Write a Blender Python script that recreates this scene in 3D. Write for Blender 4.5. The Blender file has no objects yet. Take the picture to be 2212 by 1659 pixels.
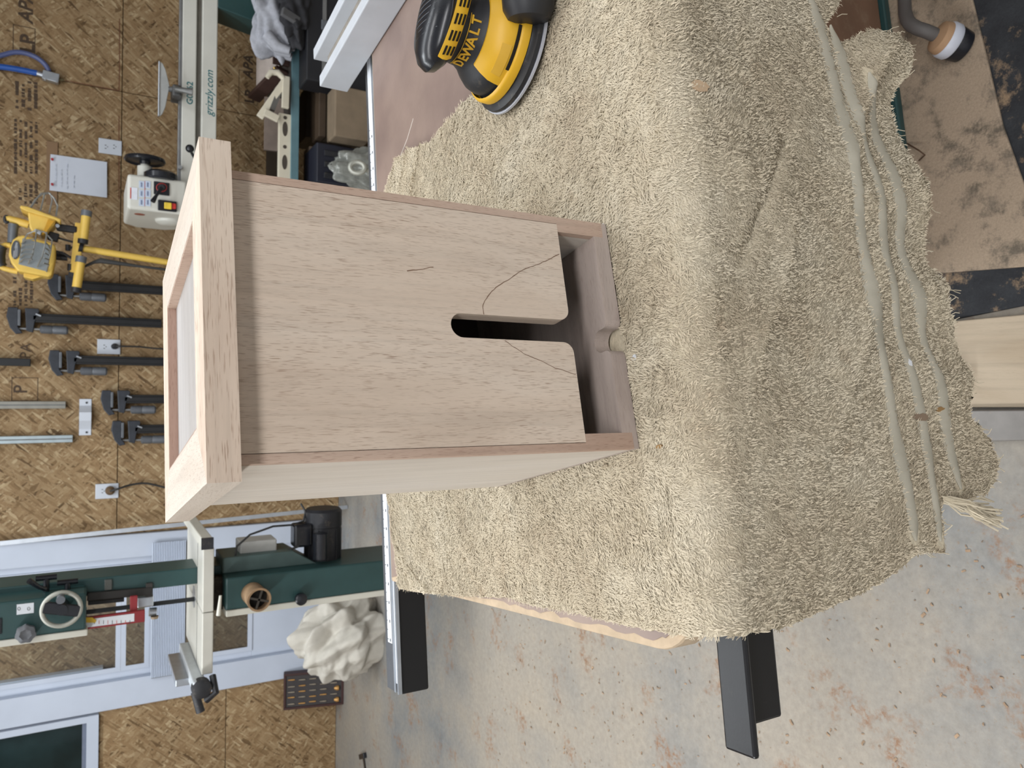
import bpy, bmesh, math, random
import numpy as np
from mathutils import Vector, Matrix, Euler

SC = bpy.context.scene
COL = SC.collection
random.seed(7)
RNG = np.random.default_rng(11)

# ------------------------------------------------------------------ camera
FPX, PITCH, ROLL, CAMZ = 1615.0, math.radians(29.7), 0.0125, 1.235
_F = Vector((0, math.cos(PITCH), -math.sin(PITCH)))
_R = Vector((1, 0, 0)); _U = _R.cross(_F)
CR = _R * math.cos(ROLL) + _U * math.sin(ROLL)      # towards the right of the upright view
CU = _U * math.cos(ROLL) - _R * math.sin(ROLL)      # towards the top of the upright view
CAM = Vector((0, 0, CAMZ))
cam_data = bpy.data.cameras.new('camera')
cam = bpy.data.objects.new('camera', cam_data)
COL.objects.link(cam)
m = Matrix((-CU, CR, -_F)).transposed()             # phone held sideways: picture-left is up
cam.matrix_world = Matrix.Translation(CAM) @ m.to_4x4()
cam_data.sensor_width = 36.0
cam_data.sensor_fit = 'HORIZONTAL'
cam_data.lens = FPX / 2212.0 * 36.0
cam_data.clip_start = 0.02
cam_data.clip_end = 60
cam_data.dof.use_dof = True
cam_data.dof.focus_distance = 0.62
cam_data.dof.aperture_fstop = 18.0
SC.camera = cam

def at(x, y, Y=None, Z=None):
    """world point seen at photo pixel (x, y) on the plane Y=const or Z=const"""
    d = _F * FPX + CR * (829.5 - y) - CU * (x - 1106.0)
    k = (Y / d.y) if Y is not None else ((Z - CAMZ) / d.z)
    return CAM + d * k

# ------------------------------------------------------------------ light
w = bpy.data.worlds.new('workshop_ambient'); SC.world = w
w.use_nodes = True
w.node_tree.nodes['Background'].inputs[0].default_value = (0.93, 0.97, 1.0, 1)
w.node_tree.nodes['Background'].inputs[1].default_value = 0.24

def area(name, loc, sx, sy, power, col=(1, 0.985, 0.97), aim=None):
    l = bpy.data.lights.new(name, 'AREA'); l.shape = 'RECTANGLE'
    l.size, l.size_y, l.energy, l.color = sx, sy, power, col
    o = bpy.data.objects.new(name, l); COL.objects.link(o); o.location = loc
    d = Vector(aim or (loc[0], loc[1], 0)) - Vector(loc)
    o.rotation_euler = d.to_track_quat('-Z', 'X').to_euler() if aim else (0, 0, 0)
    return o
COOL = (0.91, 0.96, 1.0)
area('ceiling_tube_light', (0.1, -1.05, 2.78), 2.4, 0.16, 48, (0.98, 0.985, 1.0))
area('ceiling_tube_light', (0.2, 1.1, 2.78), 2.4, 0.16, 18, (0.98, 0.985, 1.0))
area('ceiling_tube_light', (-2.3, 0.3, 2.6), 0.3, 2.4, 76, (0.97, 0.985, 1.0))
area('ceiling_tube_light', (2.3, 0.6, 2.78), 0.3, 2.4, 24, COOL)
area('ceiling_tube_light', (0.9, 2.2, 2.78), 2.4, 0.16, 18, COOL)
area('ceiling_tube_light', (-0.9, 2.5, 2.78), 2.4, 0.16, 44, COOL)
area('far_room_fill', (-1.6, 4.75, 2.7), 1.2, 0.2, 26, COOL)  # unseen lamp added to brighten the room past the door glass

SC.view_settings.view_transform = 'Standard'
SC.view_settings.look = 'None'
SC.view_settings.gamma = 1.0
SC.view_settings.use_curve_mapping = False
SC.view_settings.exposure = 0.0
SC.cycles.max_bounces = 5; SC.cycles.diffuse_bounces = 2; SC.cycles.glossy_bounces = 2
SC.cycles.caustics_reflective = False; SC.cycles.caustics_refractive = False

# ------------------------------------------------------------------ materials
def S(r, g, b):
    f = lambda c: (c / 255 / 12.92) if c / 255 <= 0.04045 else ((c / 255 + 0.055) / 1.055) ** 2.4
    return (f(r), f(g), f(b), 1.0)

class NT:
    def __init__(s, name):
        s.m = bpy.data.materials.new(name); s.m.use_nodes = True
        s.t = s.m.node_tree; s.n = s.t.nodes; s.b = s.n['Principled BSDF']
        s._tc = None
    def link(s, a, b): s.t.links.new(a, b)
    def tc(s):
        if s._tc is None: s._tc = s.n.new('ShaderNodeTexCoord')
        return s._tc.outputs['Object']
    def mapping(s, scale=(1, 1, 1), rot=(0, 0, 0), loc=(0, 0, 0), src=None):
        q = s.n.new('ShaderNodeMapping'); s.link(src or s.tc(), q.inputs[0])
        q.inputs[1].default_value = loc; q.inputs[2].default_value = rot; q.inputs[3].default_value = scale
        return q.outputs[0]
    def noise(s, vec=None, scale=5, detail=4, rough=0.55, dist=0.0):
        q = s.n.new('ShaderNodeTexNoise'); s.link(vec or s.tc(), q.inputs['Vector'])
        q.inputs['Scale'].default_value = scale; q.inputs['Detail'].default_value = detail
        q.inputs['Roughness'].default_value = rough; q.inputs['Distortion'].default_value = dist
        return q.outputs[0]
    def voro(s, vec=None, scale=5, feature='F1', out='Color', rnd=1.0):
        q = s.n.new('ShaderNodeTexVoronoi'); s.link(vec or s.tc(), q.inputs['Vector']); q.feature = feature
        q.inputs['Scale'].default_value = scale; q.inputs['Randomness'].default_value = rnd
        return q.outputs[out]
    def ramp(s, fac, stops, interp='LINEAR'):
        q = s.n.new('ShaderNodeValToRGB'); q.color_ramp.interpolation = interp
        e = q.color_ramp.elements
        while len(e) < len(stops): e.new(0.5)
        for k, (p, c) in enumerate(stops): e[k].position = p; e[k].color = c if len(c) == 4 else (*c, 1)
        s.link(fac, q.inputs[0]); return q.outputs[0]
    def mix(s, fac, a, b, mode='MIX'):
        q = s.n.new('ShaderNodeMix'); q.data_type = 'RGBA'; q.blend_type = mode
        for inp, v in ((q.inputs[0], fac), (q.inputs[6], a), (q.inputs[7], b)):
            if hasattr(v, 'links'): s.link(v, inp)
            else: inp.default_value = v
        return q.outputs[2]
    def math(s, op, a, b=0.0):
        q = s.n.new('ShaderNodeMath'); q.operation = op
        for inp, v in ((q.inputs[0], a), (q.inputs[1], b)):
            if hasattr(v, 'links'): s.link(v, inp)
            else: inp.default_value = v
        return q.outputs[0]
    def sep(s, col):
        q = s.n.new('ShaderNodeSeparateColor'); s.link(col, q.inputs[0]); return q.outputs
    def bump(s, h, strength=0.3, dist=0.001):
        q = s.n.new('ShaderNodeBump'); s.link(h, q.inputs['Height'])
        q.inputs['Strength'].default_value = strength; q.inputs['Distance'].default_value = dist
        s.link(q.outputs[0], s.b.inputs['Normal'])
    def col(s, c):
        if hasattr(c, 'links'): s.link(c, s.b.inputs['Base Color'])
        else: s.b.inputs['Base Color'].default_value = c
    def set(s, rough=0.5, metal=0.0, spec=0.5):
        s.b.inputs['Roughness'].default_value = rough; s.b.inputs['Metallic'].default_value = metal
        s.b.inputs['Specular IOR Level'].default_value = spec
        return s.m

g4 = lambda v: (v, v, v, 1)
_cache = {}
def plain(name, rgb, rough=0.5, metal=0.0, var=0.12, vs=18, bump=0.0, bs=300, spec=0.5, dust=0.0):
    """one colour with soft mottling; dust > 0 lays fine pale sawdust over it"""
    if name in _cache: return _cache[name]
    t = NT(name); c = S(*rgb)
    dk = tuple(v * (1 - var) for v in c[:3]) + (1,); lt = tuple(min(1, v * (1 + var)) for v in c[:3]) + (1,)
    o = t.ramp(t.noise(scale=vs, detail=6), [(0.3, dk), (0.7, lt)])
    if dust:
        o = t.mix(t.ramp(t.noise(scale=vs * 2.3, detail=8, rough=0.7), [(0.62 - dust * 0.4, g4(0)), (0.75, g4(min(1, dust * 1.4)))]), o, S(186, 168, 142))
    t.col(o)
    if bump: t.bump(t.noise(scale=bs, detail=3), bump, 0.001)
    _cache[name] = t.set(rough, metal, spec); return _cache[name]

def osb(name):
    t = NT(name)
    pal = [(0.0, S(92, 70, 46)), (0.09, S(130, 104, 72)), (0.32, S(150, 122, 88)), (0.6, S(160, 133, 98)), (0.88, S(172, 147, 112)), (1.0, S(196, 174, 138))]
    lay = []
    for k, (ang, sc, st) in enumerate([(0.25, 10, 3.2), (1.35, 17, 5.0), (-0.6, 14, 4.4), (2.3, 22, 4.6), (0.85, 18, 6.0)]):
        v = t.mapping(scale=(sc, sc, sc * st), loc=(k * 3.1, k, k * 1.7), src=t.mapping(rot=(0, ang, 0)))
        warp = t.mix(0.55, v, t.noise(v, 0.9, 2), 'ADD')
        lay.append(t.sep(t.voro(warp, 1.0)))
    base = t.ramp(lay[0][0], pal)
    for k in range(1, 5):
        o = t.ramp(lay[k][0], pal)
        base = t.mix(t.ramp(lay[k][1], [(0.50, g4(0)), (0.56, g4(0.9))]), base, o)
    for ang, seed in ((0.4, 0), (1.3, 5)):      # splintery fibre grain in two directions
        fib = t.ramp(t.noise(t.mapping(scale=(44, 1, 420), loc=(seed, 0, 0), src=t.mapping(rot=(0, ang, 0))), 1.0, 4, 0.7), [(0.3, g4(0.74)), (0.62, g4(1.12))])
        msk = t.ramp(t.noise(t.mapping(loc=(seed, seed, 2)), 26, 3), [(0.45, g4(0)), (0.55, g4(0.75))])
        base = t.mix(msk, base, t.mix(1.0, base, fib, 'MULTIPLY'))
    big = t.ramp(t.noise(scale=2.6, detail=6), [(0.3, g4(0.84)), (0.7, g4(1.08))])
    base = t.mix(0.7, base, big, 'MULTIPLY')
    spk = t.ramp(t.voro(t.mapping(scale=(1, 0.2, 1)), 30, out='Distance'), [(0.05, g4(1)), (0.09, g4(0))])
    spm = t.ramp(t.noise(scale=5, detail=2), [(0.56, g4(0)), (0.66, g4(1))])
    base = t.mix(t.math('MULTIPLY', spk, spm), base, S(54, 42, 32))
    t.col(base)
    t.bump(lay[2][2], 0.3, 0.0012)
    return t.set(0.72, 0, 0.3)

def wood(name, base, light, dark, axis='Z', pore=0.5, fig=1.0, seed=0.0, sc=1.0, pl=1.0):
    t = NT(name)
    def sca(a, c): return {'X': (c, a, a), 'Y': (a, c, a), 'Z': (a, a, c)}[axis]
    l = (seed, seed * 1.7, seed * 0.6)
    wv = t.mix(0.35, t.mapping(scale=sca(14 * sc, 3.2 * sc), loc=l), t.noise(t.mapping(scale=sca(7, 4), loc=l), 1.0, 2), 'ADD')
    broad = t.noise(wv, 1.0, 4, 0.5, 0.8 * fig)
    streak = t.noise(t.mapping(scale=sca(150 * sc, 5 * sc), loc=l), 1.0, 6, 0.65, 0.3)
    c = t.ramp(broad, [(0.25, S(*dark)), (0.48, S(*base)), (0.75, S(*light))])
    c = t.mix(0.5, c, t.ramp(streak, [(0.25, g4(0.70)), (0.5, g4(1)), (0.8, g4(1.14))]), 'MULTIPLY')
    pv = t.mix(0.4, t.mapping(scale=sca(2300 * sc / pl, 130 * sc / pl), loc=l), t.noise(t.mapping(scale=sca(30, 20)), 1.0, 2), 'ADD')
    pores = t.ramp(t.noise(pv, 1.0, 1, 0.5), [(0.58, g4(0)), (0.70, g4(pore))])
    zone = t.ramp(t.noise(t.mapping(scale=sca(22, 5), loc=(seed, 2, 1)), 1.0, 3), [(0.32, g4(0.25)), (0.62, g4(1))])
    pm = t.math('MULTIPLY', pores, zone)
    c = t.mix(pm, c, S(int(dark[0] * 0.70), int(dark[1] * 0.60), int(dark[2] * 0.53)))
    t.col(c)
    t.bump(t.math('SUBTRACT', streak, pm), 0.16, 0.0006)
    return t.set(0.62, 0, 0.25)

def concrete(name):
    t = NT(name)
    c = t.ramp(t.noise(scale=4.2, detail=10, rough=0.70), [(0.25, S(94, 101, 106)), (0.42, S(130, 133, 134)), (0.58, S(148, 145, 139)), (0.78, S(162, 149, 131))])
    tan = t.ramp(t.noise(t.mapping(loc=(4, 2, 0)), 1.1, 5), [(0.38, g4(0)), (0.64, g4(0.7))])
    c = t.mix(tan, c, S(175, 163, 146))
    # old rusty brown stain islands on the slab
    st = t.ramp(t.noise(t.mapping(loc=(1.3, 5.1, 0)), 5.2, 8, 0.68), [(0.54, g4(0)), (0.62, g4(0.9))])
    st2 = t.ramp(t.noise(t.mapping(loc=(7, 1, 0)), 70, 5, 0.75), [(0.44, g4(0)), (0.58, g4(1))])
    c = t.mix(t.math('MULTIPLY', st, st2), c, S(146, 110, 82))
    fl = t.ramp(t.noise(t.mapping(loc=(2, 9, 0)), 130, 4, 0.7), [(0.6, g4(0)), (0.7, g4(0.55))])
    c = t.mix(fl, c, S(150, 122, 94))
    gr = t.ramp(t.noise(scale=60, detail=8, rough=0.75), [(0.3, g4(0.74)), (0.7, g4(1.12))])
    c = t.mix(0.8, c, gr, 'MULTIPLY')
    t.col(c); t.bump(t.noise(scale=90, detail=5), 0.2, 0.001)
    return t.set(0.6, 0, 0.35)

M = {}
M['osb'] = osb('osb_strand_board')
M['floor'] = concrete('dusty_concrete')
M['front'] = wood('front_panel_wood', (215, 197, 179), (224, 209, 193), (190, 169, 150), 'Z', 0.6, 1.2, 2.0)
M['lidwood'] = wood('lid_rail_wood', (222, 204, 186), (229, 213, 197), (206, 184, 165), 'X', 0.85, 0.7, 5.0, 1.0, 1.5)
M['lidside'] = wood('lid_side_wood', (212, 200, 186), (220, 210, 198), (198, 182, 167), 'Y', 0.5, 0.7, 3.0)
M['lidtop'] = wood('lid_top_pale_wood', (178, 174, 171), (187, 183, 180), (166, 160, 155), 'X', 0.35, 0.6, 9.0)
M['pale'] = wood('side_panel_pale_wood', (212, 203, 191), (220, 212, 202), (200, 189, 176), 'Z', 0.1, 0.8, 1.0)
M['red'] = wood('reddish_edge_wood', (194, 168, 150), (204, 181, 164), (168, 138, 120), 'Z', 0.8, 0.6, 4.0)
M['redx'] = wood('reddish_lip_wood', (186, 154, 138), (196, 166, 151), (166, 132, 116), 'X', 0.6, 0.6, 4.0)
M['inner'] = wood('base_board_wood', (186, 171, 162), (198, 186, 177), (158, 142, 133), 'X', 0.35, 1.0, 6.0)

# ------------------------------------------------------------------ mesh helpers
class MB:
    def __init__(s): s.v = []; s.f = []
    def add(s, vs, fs):
        n = len(s.v); s.v += [tuple(p) for p in vs]; s.f += [tuple(i + n for i in f) for f in fs]; return s
    def box(s, c, d, rot=None):
        hx, hy, hz = d[0] / 2, d[1] / 2, d[2] / 2
        vs = [Vector((x, y, z)) for x in (-hx, hx) for y in (-hy, hy) for z in (-hz, hz)]
        if rot is not None:
            R = rot if isinstance(rot, Matrix) else Euler(rot).to_matrix(); vs = [R @ v for v in vs]
        c = Vector(c)
        return s.add([v + c for v in vs], [(0, 1, 3, 2), (4, 6, 7, 5), (0, 4, 5, 1), (2, 3, 7, 6), (0, 2, 6, 4), (1, 5, 7, 3)])
    def span(s, a, b):
        a, b = Vector(a), Vector(b)
        return s.box((a + b) / 2, [abs(b[i] - a[i]) for i in range(3)])
    def bar(s, p, q, w, h, up=(0, 0, 1)):
        p, q = Vector(p), Vector(q); d = (q - p); L = d.length; d.normalize(); up = Vector(up)
        if abs(d.dot(up)) > 0.98: up = Vector((0, 1, 0))
        x = d.cross(up).normalized(); z = x.cross(d)
        R = Matrix((x, d, z)).transposed()
        return s.box((p + q) / 2, (w, L, h), R)
    def cyl(s, p, q, r1, r2=None, n=20, cap=True):
        r2 = r1 if r2 is None else r2
        return s.lathe([(r1, 0), (r2, (Vector(q) - Vector(p)).length)], p, Vector(q) - Vector(p), n, cap)
    def lathe(s, prof, o=(0, 0, 0), axis=(0, 0, 1), n=24, cap=True):
        """prof: (radius, distance along axis) pairs"""
        a = Vector(axis).normalized(); t = Vector((1, 0, 0)) if abs(a.x) < 0.9 else Vector((0, 1, 0))
        x = a.cross(t).normalized(); y = a.cross(x); o = Vector(o)
        vs = []; fs = []
        for r, h in prof:
            for k in range(n):
                th = 2 * math.pi * k / n
                vs.append(o + a * h + x * (r * math.cos(th)) + y * (r * math.sin(th)))
        for i in range(len(prof) - 1):
            for k in range(n):
                k2 = (k + 1) % n
                fs.append((i * n + k, i * n + k2, (i + 1) * n + k2, (i + 1) * n + k))
        if cap:
            fs.append(tuple(reversed(range(n)))); fs.append(tuple(range((len(prof) - 1) * n, len(prof) * n)))
        return s.add(vs, fs)
    def tube(s, pts, r, n=10, cap=True, closed=False):
        pts = [Vector(p) for p in pts]; N = len(pts); vs = []; fs = []
        rr = r if isinstance(r, (list, tuple)) else [r] * N
        prev = None
        for i, p in enumerate(pts):
            if closed: d = pts[(i + 1) % N] - pts[i - 1]
            else: d = pts[min(i + 1, N - 1)] - pts[max(i - 1, 0)]
            d.normalize()
            if prev is None:
                t = Vector((0, 0, 1)) if abs(d.z) < 0.9 else Vector((1, 0, 0)); x = d.cross(t).normalized()
            else: x = (prev - d * prev.dot(d)).normalized()
            prev = x; y = d.cross(x)
            for k in range(n):
                th = 2 * math.pi * k / n; vs.append(p + (x * math.cos(th) + y * math.sin(th)) * rr[i])
        for i in range(N if closed else N - 1):
            j = (i + 1) % N
            for k in range(n):
                k2 = (k + 1) % n; fs.append((i * n + k, i * n + k2, j * n + k2, j * n + k))
        if cap and not closed:
            fs.append(tuple(reversed(range(n)))); fs.append(tuple(range((N - 1) * n, N * n)))
        return s.add(vs, fs)
    def prism(s, poly, fn, lo, hi):
        """poly: 2D outline (ccw); fn(a, b, h) -> point; extruded lo..hi"""
        n = len(poly)
        vs = [fn(a, b, lo) for a, b in poly] + [fn(a, b, hi) for a, b in poly]
        fs = [tuple(reversed(range(n))), tuple(range(n, 2 * n))] + [(i, (i + 1) % n, (i + 1) % n + n, i + n) for i in range(n)]
        return s.add(vs, fs)
    def ball(s, c, r, n=14, sc=(1, 1, 1)):
        c = Vector(c); vs = [c + Vector((0, 0, r * sc[2]))]; fs = []
        h = n // 2
        for i in range(1, h):
            ph = math.pi * i / h
            for k in range(n):
                th = 2 * math.pi * k / n
                vs.append(c + Vector((r * sc[0] * math.sin(ph) * math.cos(th), r * sc[1] * math.sin(ph) * math.sin(th), r * sc[2] * math.cos(ph))))
        vs.append(c - Vector((0, 0, r * sc[2]))); L = len(vs) - 1
        for k in range(n):
            fs.append((0, 1 + k, 1 + (k + 1) % n)); b = 1 + (h - 2) * n
            fs.append((L, b + (k + 1) % n, b + k))
        for i in range(h - 2):
            for k in range(n):
                a = 1 + i * n; b = a + n; k2 = (k + 1) % n
                fs.append((a + k, b + k, b + k2, a + k2))
        return s.add(vs, fs)

def obj(name, mb, mat, parent=None, smooth=False, bevel=0.0, seg=2, loc=None, off=None):
    me = bpy.data.meshes.new(name)
    vs = mb.v
    if off is not None:
        off = Vector(off); vs = [tuple(Vector(p) - off) for p in vs]
    me.from_pydata(vs, [], mb.f); me.update()
    bm = bmesh.new(); bm.from_mesh(me); bmesh.ops.recalc_face_normals(bm, faces=bm.faces)
    if bevel:
        bm.edges.ensure_lookup_table()
        es = [e for e in bm.edges if len(e.link_faces) == 2 and e.calc_face_angle() > 0.6]
        try: bmesh.ops.bevel(bm, geom=es, offset=bevel, segments=seg, profile=0.5, affect='EDGES', clamp_overlap=True)
        except Exception: pass
    bm.to_mesh(me); bm.free()
    if smooth:
        me.polygons.foreach_set('use_smooth', [True] * len(me.polygons))
        me.set_sharp_from_angle(angle=math.radians(40 if smooth is True else smooth))
    if mat is not None: me.materials.append(mat)
    o = bpy.data.objects.new(name, me); COL.objects.link(o)
    if parent is not None: o.parent = parent
    if loc is not None: o.location = loc
    return o

def tag(o, label, cat, group=None):
    o['label'] = label; o['category'] = cat
    if group: o['group'] = group
    return o
def struct(o): o['kind'] = 'structure'; return o
def thing(name, label, cat, loc=(0, 0, 0), rot=(0, 0, 0), group=None):
    o = bpy.data.objects.new(name, None); COL.objects.link(o); o.empty_display_size = 0.05
    o.location = loc; o.rotation_euler = rot
    return tag(o, label, cat, group)
class Part:
    """adds parts, given in world coordinates, to an unrotated thing"""
    def __init__(s, root): s.r = root; s.o = Vector(root.location)
    def __call__(s, name, mb, mat, parent=None, **k):
        return obj(name, mb, mat, parent or s.r, off=s.o, **k)
def arc(cx, cy, r, a0, a1, n):
    return [(cx + r * math.cos(math.radians(a0 + (a1 - a0) * i / n)), cy + r * math.sin(math.radians(a0 + (a1 - a0) * i / n))) for i in range(n + 1)]
def text(name, body, size, mat, parent, loc, rot, extrude=0.0002, shear=0.0, xs=1.0, align='LEFT', bold=0.0):
    c = bpy.data.curves.new(name, 'FONT'); c.body = body; c.size = size; c.extrude = extrude; c.shear = shear
    c.align_x = align; c.offset = bold; c.resolution_u = 3
    tmp = bpy.data.objects.new('tmp_text', c); COL.objects.link(tmp)
    dg = bpy.context.evaluated_depsgraph_get(); me = bpy.data.meshes.new_from_object(tmp.evaluated_get(dg))
    bpy.data.objects.remove(tmp); bpy.data.curves.remove(c)
    me.name = name; me.materials.clear(); me.materials.append(mat)
    o = bpy.data.objects.new(name, me); COL.objects.link(o)
    o.parent = parent; o.location = loc; o.rotation_euler = rot; o.scale = (xs, 1, 1)
    return o

# ------------------------------------------------------------------ structure: floor, back wall with its sheets, door, window
WY = 4.10                                   # room-side face of the back wall
M['white'] = plain('white_painted_trim', (206, 215, 231), 0.45, 0, 0.04, 6)
M['dark'] = plain('black_plastic', (30, 31, 34), 0.45, 0, 0.2, 40)
M['seam'] = plain('dark_joint_backing', (70, 50, 34), 0.9)
fl = MB().span((-6, -2.5, -0.1), (6, 7.0, 0.0)); struct(obj('floor', fl, M['floor']))

Zx = lambda x, Y=WY: at(x, 830, Y=Y).z       # height on a plane seen at picture column x
Xy = lambda y, x=300, Y=WY: at(x, y, Y=Y).x
M['ceil'] = plain('white_ceiling', (232, 234, 236), 0.8, 0, 0.03, 4)
struct(obj('ceiling', MB().span((-4.6, -2.6, 2.9), (4.6, 5.6, 3.0)), M['ceil']))
struct(obj('wall_left', MB().span((-4.6, -2.6, 0), (-4.5, 5.6, 2.9)), plain('tan_side_wall', (152, 126, 92), 0.8)))
struct(obj('wall_right', MB().span((4.5, -2.6, 0), (4.6, 5.6, 2.9)), plain('tan_side_wall', (152, 126, 92), 0.8)))
struct(obj('wall_behind', MB().span((-4.6, -2.6, 0), (4.6, -2.5, 2.9)), M['ceil']))
seam_z = Zx(256)
seam_x = at(257, 197, Y=WY).x
door_r, door_l = Xy(1151, 300), at(390, 1503, Y=WY).x      # outer casing edges
win_r, win_b = door_l - 0.012, Zx(222)
wall = struct(obj('wall_back', MB().span((-5, WY + 0.03, 0), (door_l, WY + 0.10, win_b)).span((-5, WY + 0.03, win_b), (-2.75, WY + 0.1, 2.9))
    .span((door_r, WY + 0.03, 0), (5, WY + 0.10, 2.9)).span((door_l, WY + 0.03, 2.25), (door_r, WY + 0.1, 2.9)).span((-2.75, WY + 0.03, 2.2), (door_l, WY + 0.1, 2.9)), M['seam']))
gap = 0.0016
def sheet(x0, x1, z0, z1):
    # every sheet carries its own piece of strand pattern: its origin sits at its own centre
    c = Vector(((x0 + x1) / 2, WY + 0.011, (z0 + z1) / 2))
    return obj('osb_sheet', MB().box((0, 0, 0), (x1 - x0 - gap * 2, 0.022, z1 - z0 - gap * 2)), M['osb'], wall, loc=c, bevel=0.0012, seg=1)
sheet(door_r, seam_x, 0, seam_z); sheet(seam_x, 4.4, 0, seam_z)
sheet(door_r, seam_x, seam_z, seam_z + 1.22); sheet(seam_x, 4.4, seam_z, seam_z + 1.22)
low = Zx(497)
sheet(-4.4, door_l, 0, low); sheet(-4.4, door_l, low, win_b); sheet(-4.4, -2.75, win_b, 2.3)
M['ink'] = plain('faded_stamp_ink', (78, 62, 48), 0.8, 0, 0.25, 60)
M['pencil'] = plain('brown_marker_line', (112, 72, 50), 0.8)

# printed mill stamps on the sheets (flat print)
RX = (math.pi / 2, 0, 0)
def stamp(body, x, y, size, xs=1.0, bold=0.0, flip=False, sh=0.0):
    p = at(x, y, Y=WY - 0.0006)
    text('mill_stamp', body, size, M['ink'], wall, p, (math.pi / 2, math.pi if flip else 0, 0), 0.0002, sh, xs, 'LEFT', bold)
stamp('LP', 74, 116, 0.080, 1.0, 0.0025); stamp('APA', 70, 52, 0.078, 1.0, 0.002, sh=0.2)
stamp('LP', 548, 224, 0.065, 1.0, 0.0025); stamp('APA', 545, 172, 0.066, 1.0, 0.002, sh=0.2)
stamp('PA', 66, 775, 0.06); stamp('P', 58, 850, 0.075, 1.0, 0.001)
def rect_outline(x0, x1, y0, y1, t=0.003):
    a, b = at(x0, y0, Y=WY - 0.0005), at(x1, y1, Y=WY - 0.0005)
    mb = MB(); X0, X1, Z0, Z1 = min(a.x, b.x), max(a.x, b.x), min(a.z, b.z), max(a.z, b.z)
    for s, e in (((X0, Z0), (X1, Z0 + t)), ((X0, Z1 - t), (X1, Z1)), ((X0, Z0), (X0 + t, Z1)), ((X1 - t, Z0), (X1, Z1))):
        mb.span((s[0], WY - 0.0008, s[1]), (e[0], WY + 0.0005, e[1]))
    obj('mill_stamp_frame', mb, M['ink'], wall)
rect_outline(28, 76, 52, 122); rect_outline(516, 556, 150, 228, 0.002); rect_outline(25, 82, 815, 866)
def print_rows(x0, x1, y0, y1, rows, seed):
    """rows of worn, unreadable print: short dashes of uneven length"""
    r = random.Random(seed); mb = MB()
    for k in range(rows):
        xc = x0 + (x1 - x0) * (k + 0.5) / rows; y = y1
        while y > y0:
            L = r.uniform(2, 7); hh = (x1 - x0) / rows * r.uniform(0.2, 0.34)
            if r.random() < 0.75:
                a, b = at(xc - hh, y, Y=WY), at(xc + hh, y - L, Y=WY)
                mb.span((a.x, WY - 0.0008, b.z), (b.x, WY + 0.0005, a.z))
            y -= L + r.uniform(1, 3.4)
    obj('mill_print', mb, M['ink'], wall)
print_rows(30, 84, 178, 238, 4, 1); print_rows(28, 84, 262, 375, 5, 2); print_rows(26, 74, 600, 660, 4, 3); print_rows(38, 84, 398, 440, 4, 5)
mb = MB()
for a, b in (((142, 174), (257, 196)), ((257, 196), (258, 150)), ((258, 150), (258, 40)), ((257, 250), (257, 430))):
    mb.bar(at(*a, Y=WY - 0.0006), at(*b, Y=WY - 0.0006), 0.004, 0.0006, (0, 1, 0))
obj('marker_line', mb, M['pencil'], wall)

# ---- room beyond the glazed door
M['farosb'] = M['osb']
fw = struct(obj('wall_far', MB().span((-3.4, 5.35, 0), (0.4, 5.45, 2.9)), M['osb']))

def glass(name, tint=(0.86, 0.9, 0.9, 1), refl=0.10):
    t = NT(name); n = t.n
    tr = n.new('ShaderNodeBsdfTransparent'); tr.inputs[0].default_value = tint
    gl = n.new('ShaderNodeBsdfGlossy'); gl.inputs['Roughness'].default_value = 0.03
    mx = n.new('ShaderNodeMixShader')
    nz = t.ramp(t.noise(scale=3, detail=3), [(0.3, g4(refl * 0.8)), (0.7, g4(refl * 1.2))])
    t.link(nz, mx.inputs[0])
    t.link(tr.outputs[0], mx.inputs[1]); t.link(gl.outputs[0], mx.inputs[2])
    t.link(mx.outputs[0], n['Material Output'].inputs[0]); return t.m
M['glass'] = glass('door_glass', (0.95, 0.96, 0.95, 1), 0.07)
M['nightglass'] = plain('dark_window_glass', (34, 52, 54), 0.06, 0, 0.5, 3, spec=0.6)
M['screen'] = plain('grey_insect_screen', (92, 92, 90), 0.7, 0, 0.1, 500)

def frame(x0, x1, z0, z1, w, y0, y1, wb=None):
    wb = wb or w
    return (MB().span((x0, y0, z0), (x1, y1, z0 + wb)).span((x0, y0, z1 - w), (x1, y1, z1)).span((x0, y0, z0 + wb), (x0 + w, y1, z1 - w)).span((x1 - w, y0, z0 + wb), (x1, y1, z1 - w)))
# ---- door: casing, slab with tall glazing, stiles
dz_top = 2.2
cw = 0.115
cas = struct(obj('trim_1', MB().span((door_r - cw, WY - 0.022, 0), (door_r, WY + 0.03, dz_top)), M['white'], bevel=0.003))
struct(obj('trim_2', MB().span((door_l, WY - 0.022, 0), (door_l + cw + 0.02, WY + 0.03, dz_top)), M['white'], bevel=0.003))
struct(obj('trim_3', MB().span((door_l, WY - 0.022, dz_top), (door_r, WY + 0.03, dz_top + cw)), M['white'], bevel=0.003))
dl, dr = door_l + cw + 0.02, door_r - cw
gb = Zx(552)                                  # bottom of the glazing
door = struct(bpy.data.objects.new('door_1', None)); COL.objects.link(door); door.location = (dl, WY, 0)
P = Part(door)
st = 0.035
P('door_slab', MB().span((dl, WY + 0.012, 0.01), (dr, WY + 0.05, gb)).span((dl, WY + 0.012, gb), (dl + st, WY + 0.05, dz_top))
  .span((dr - st, WY + 0.012, gb), (dr, WY + 0.05, dz_top)).span((dl, WY + 0.012, dz_top - 0.1), (dr, WY + 0.05, dz_top)), M['white'], bevel=0.002)
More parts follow.
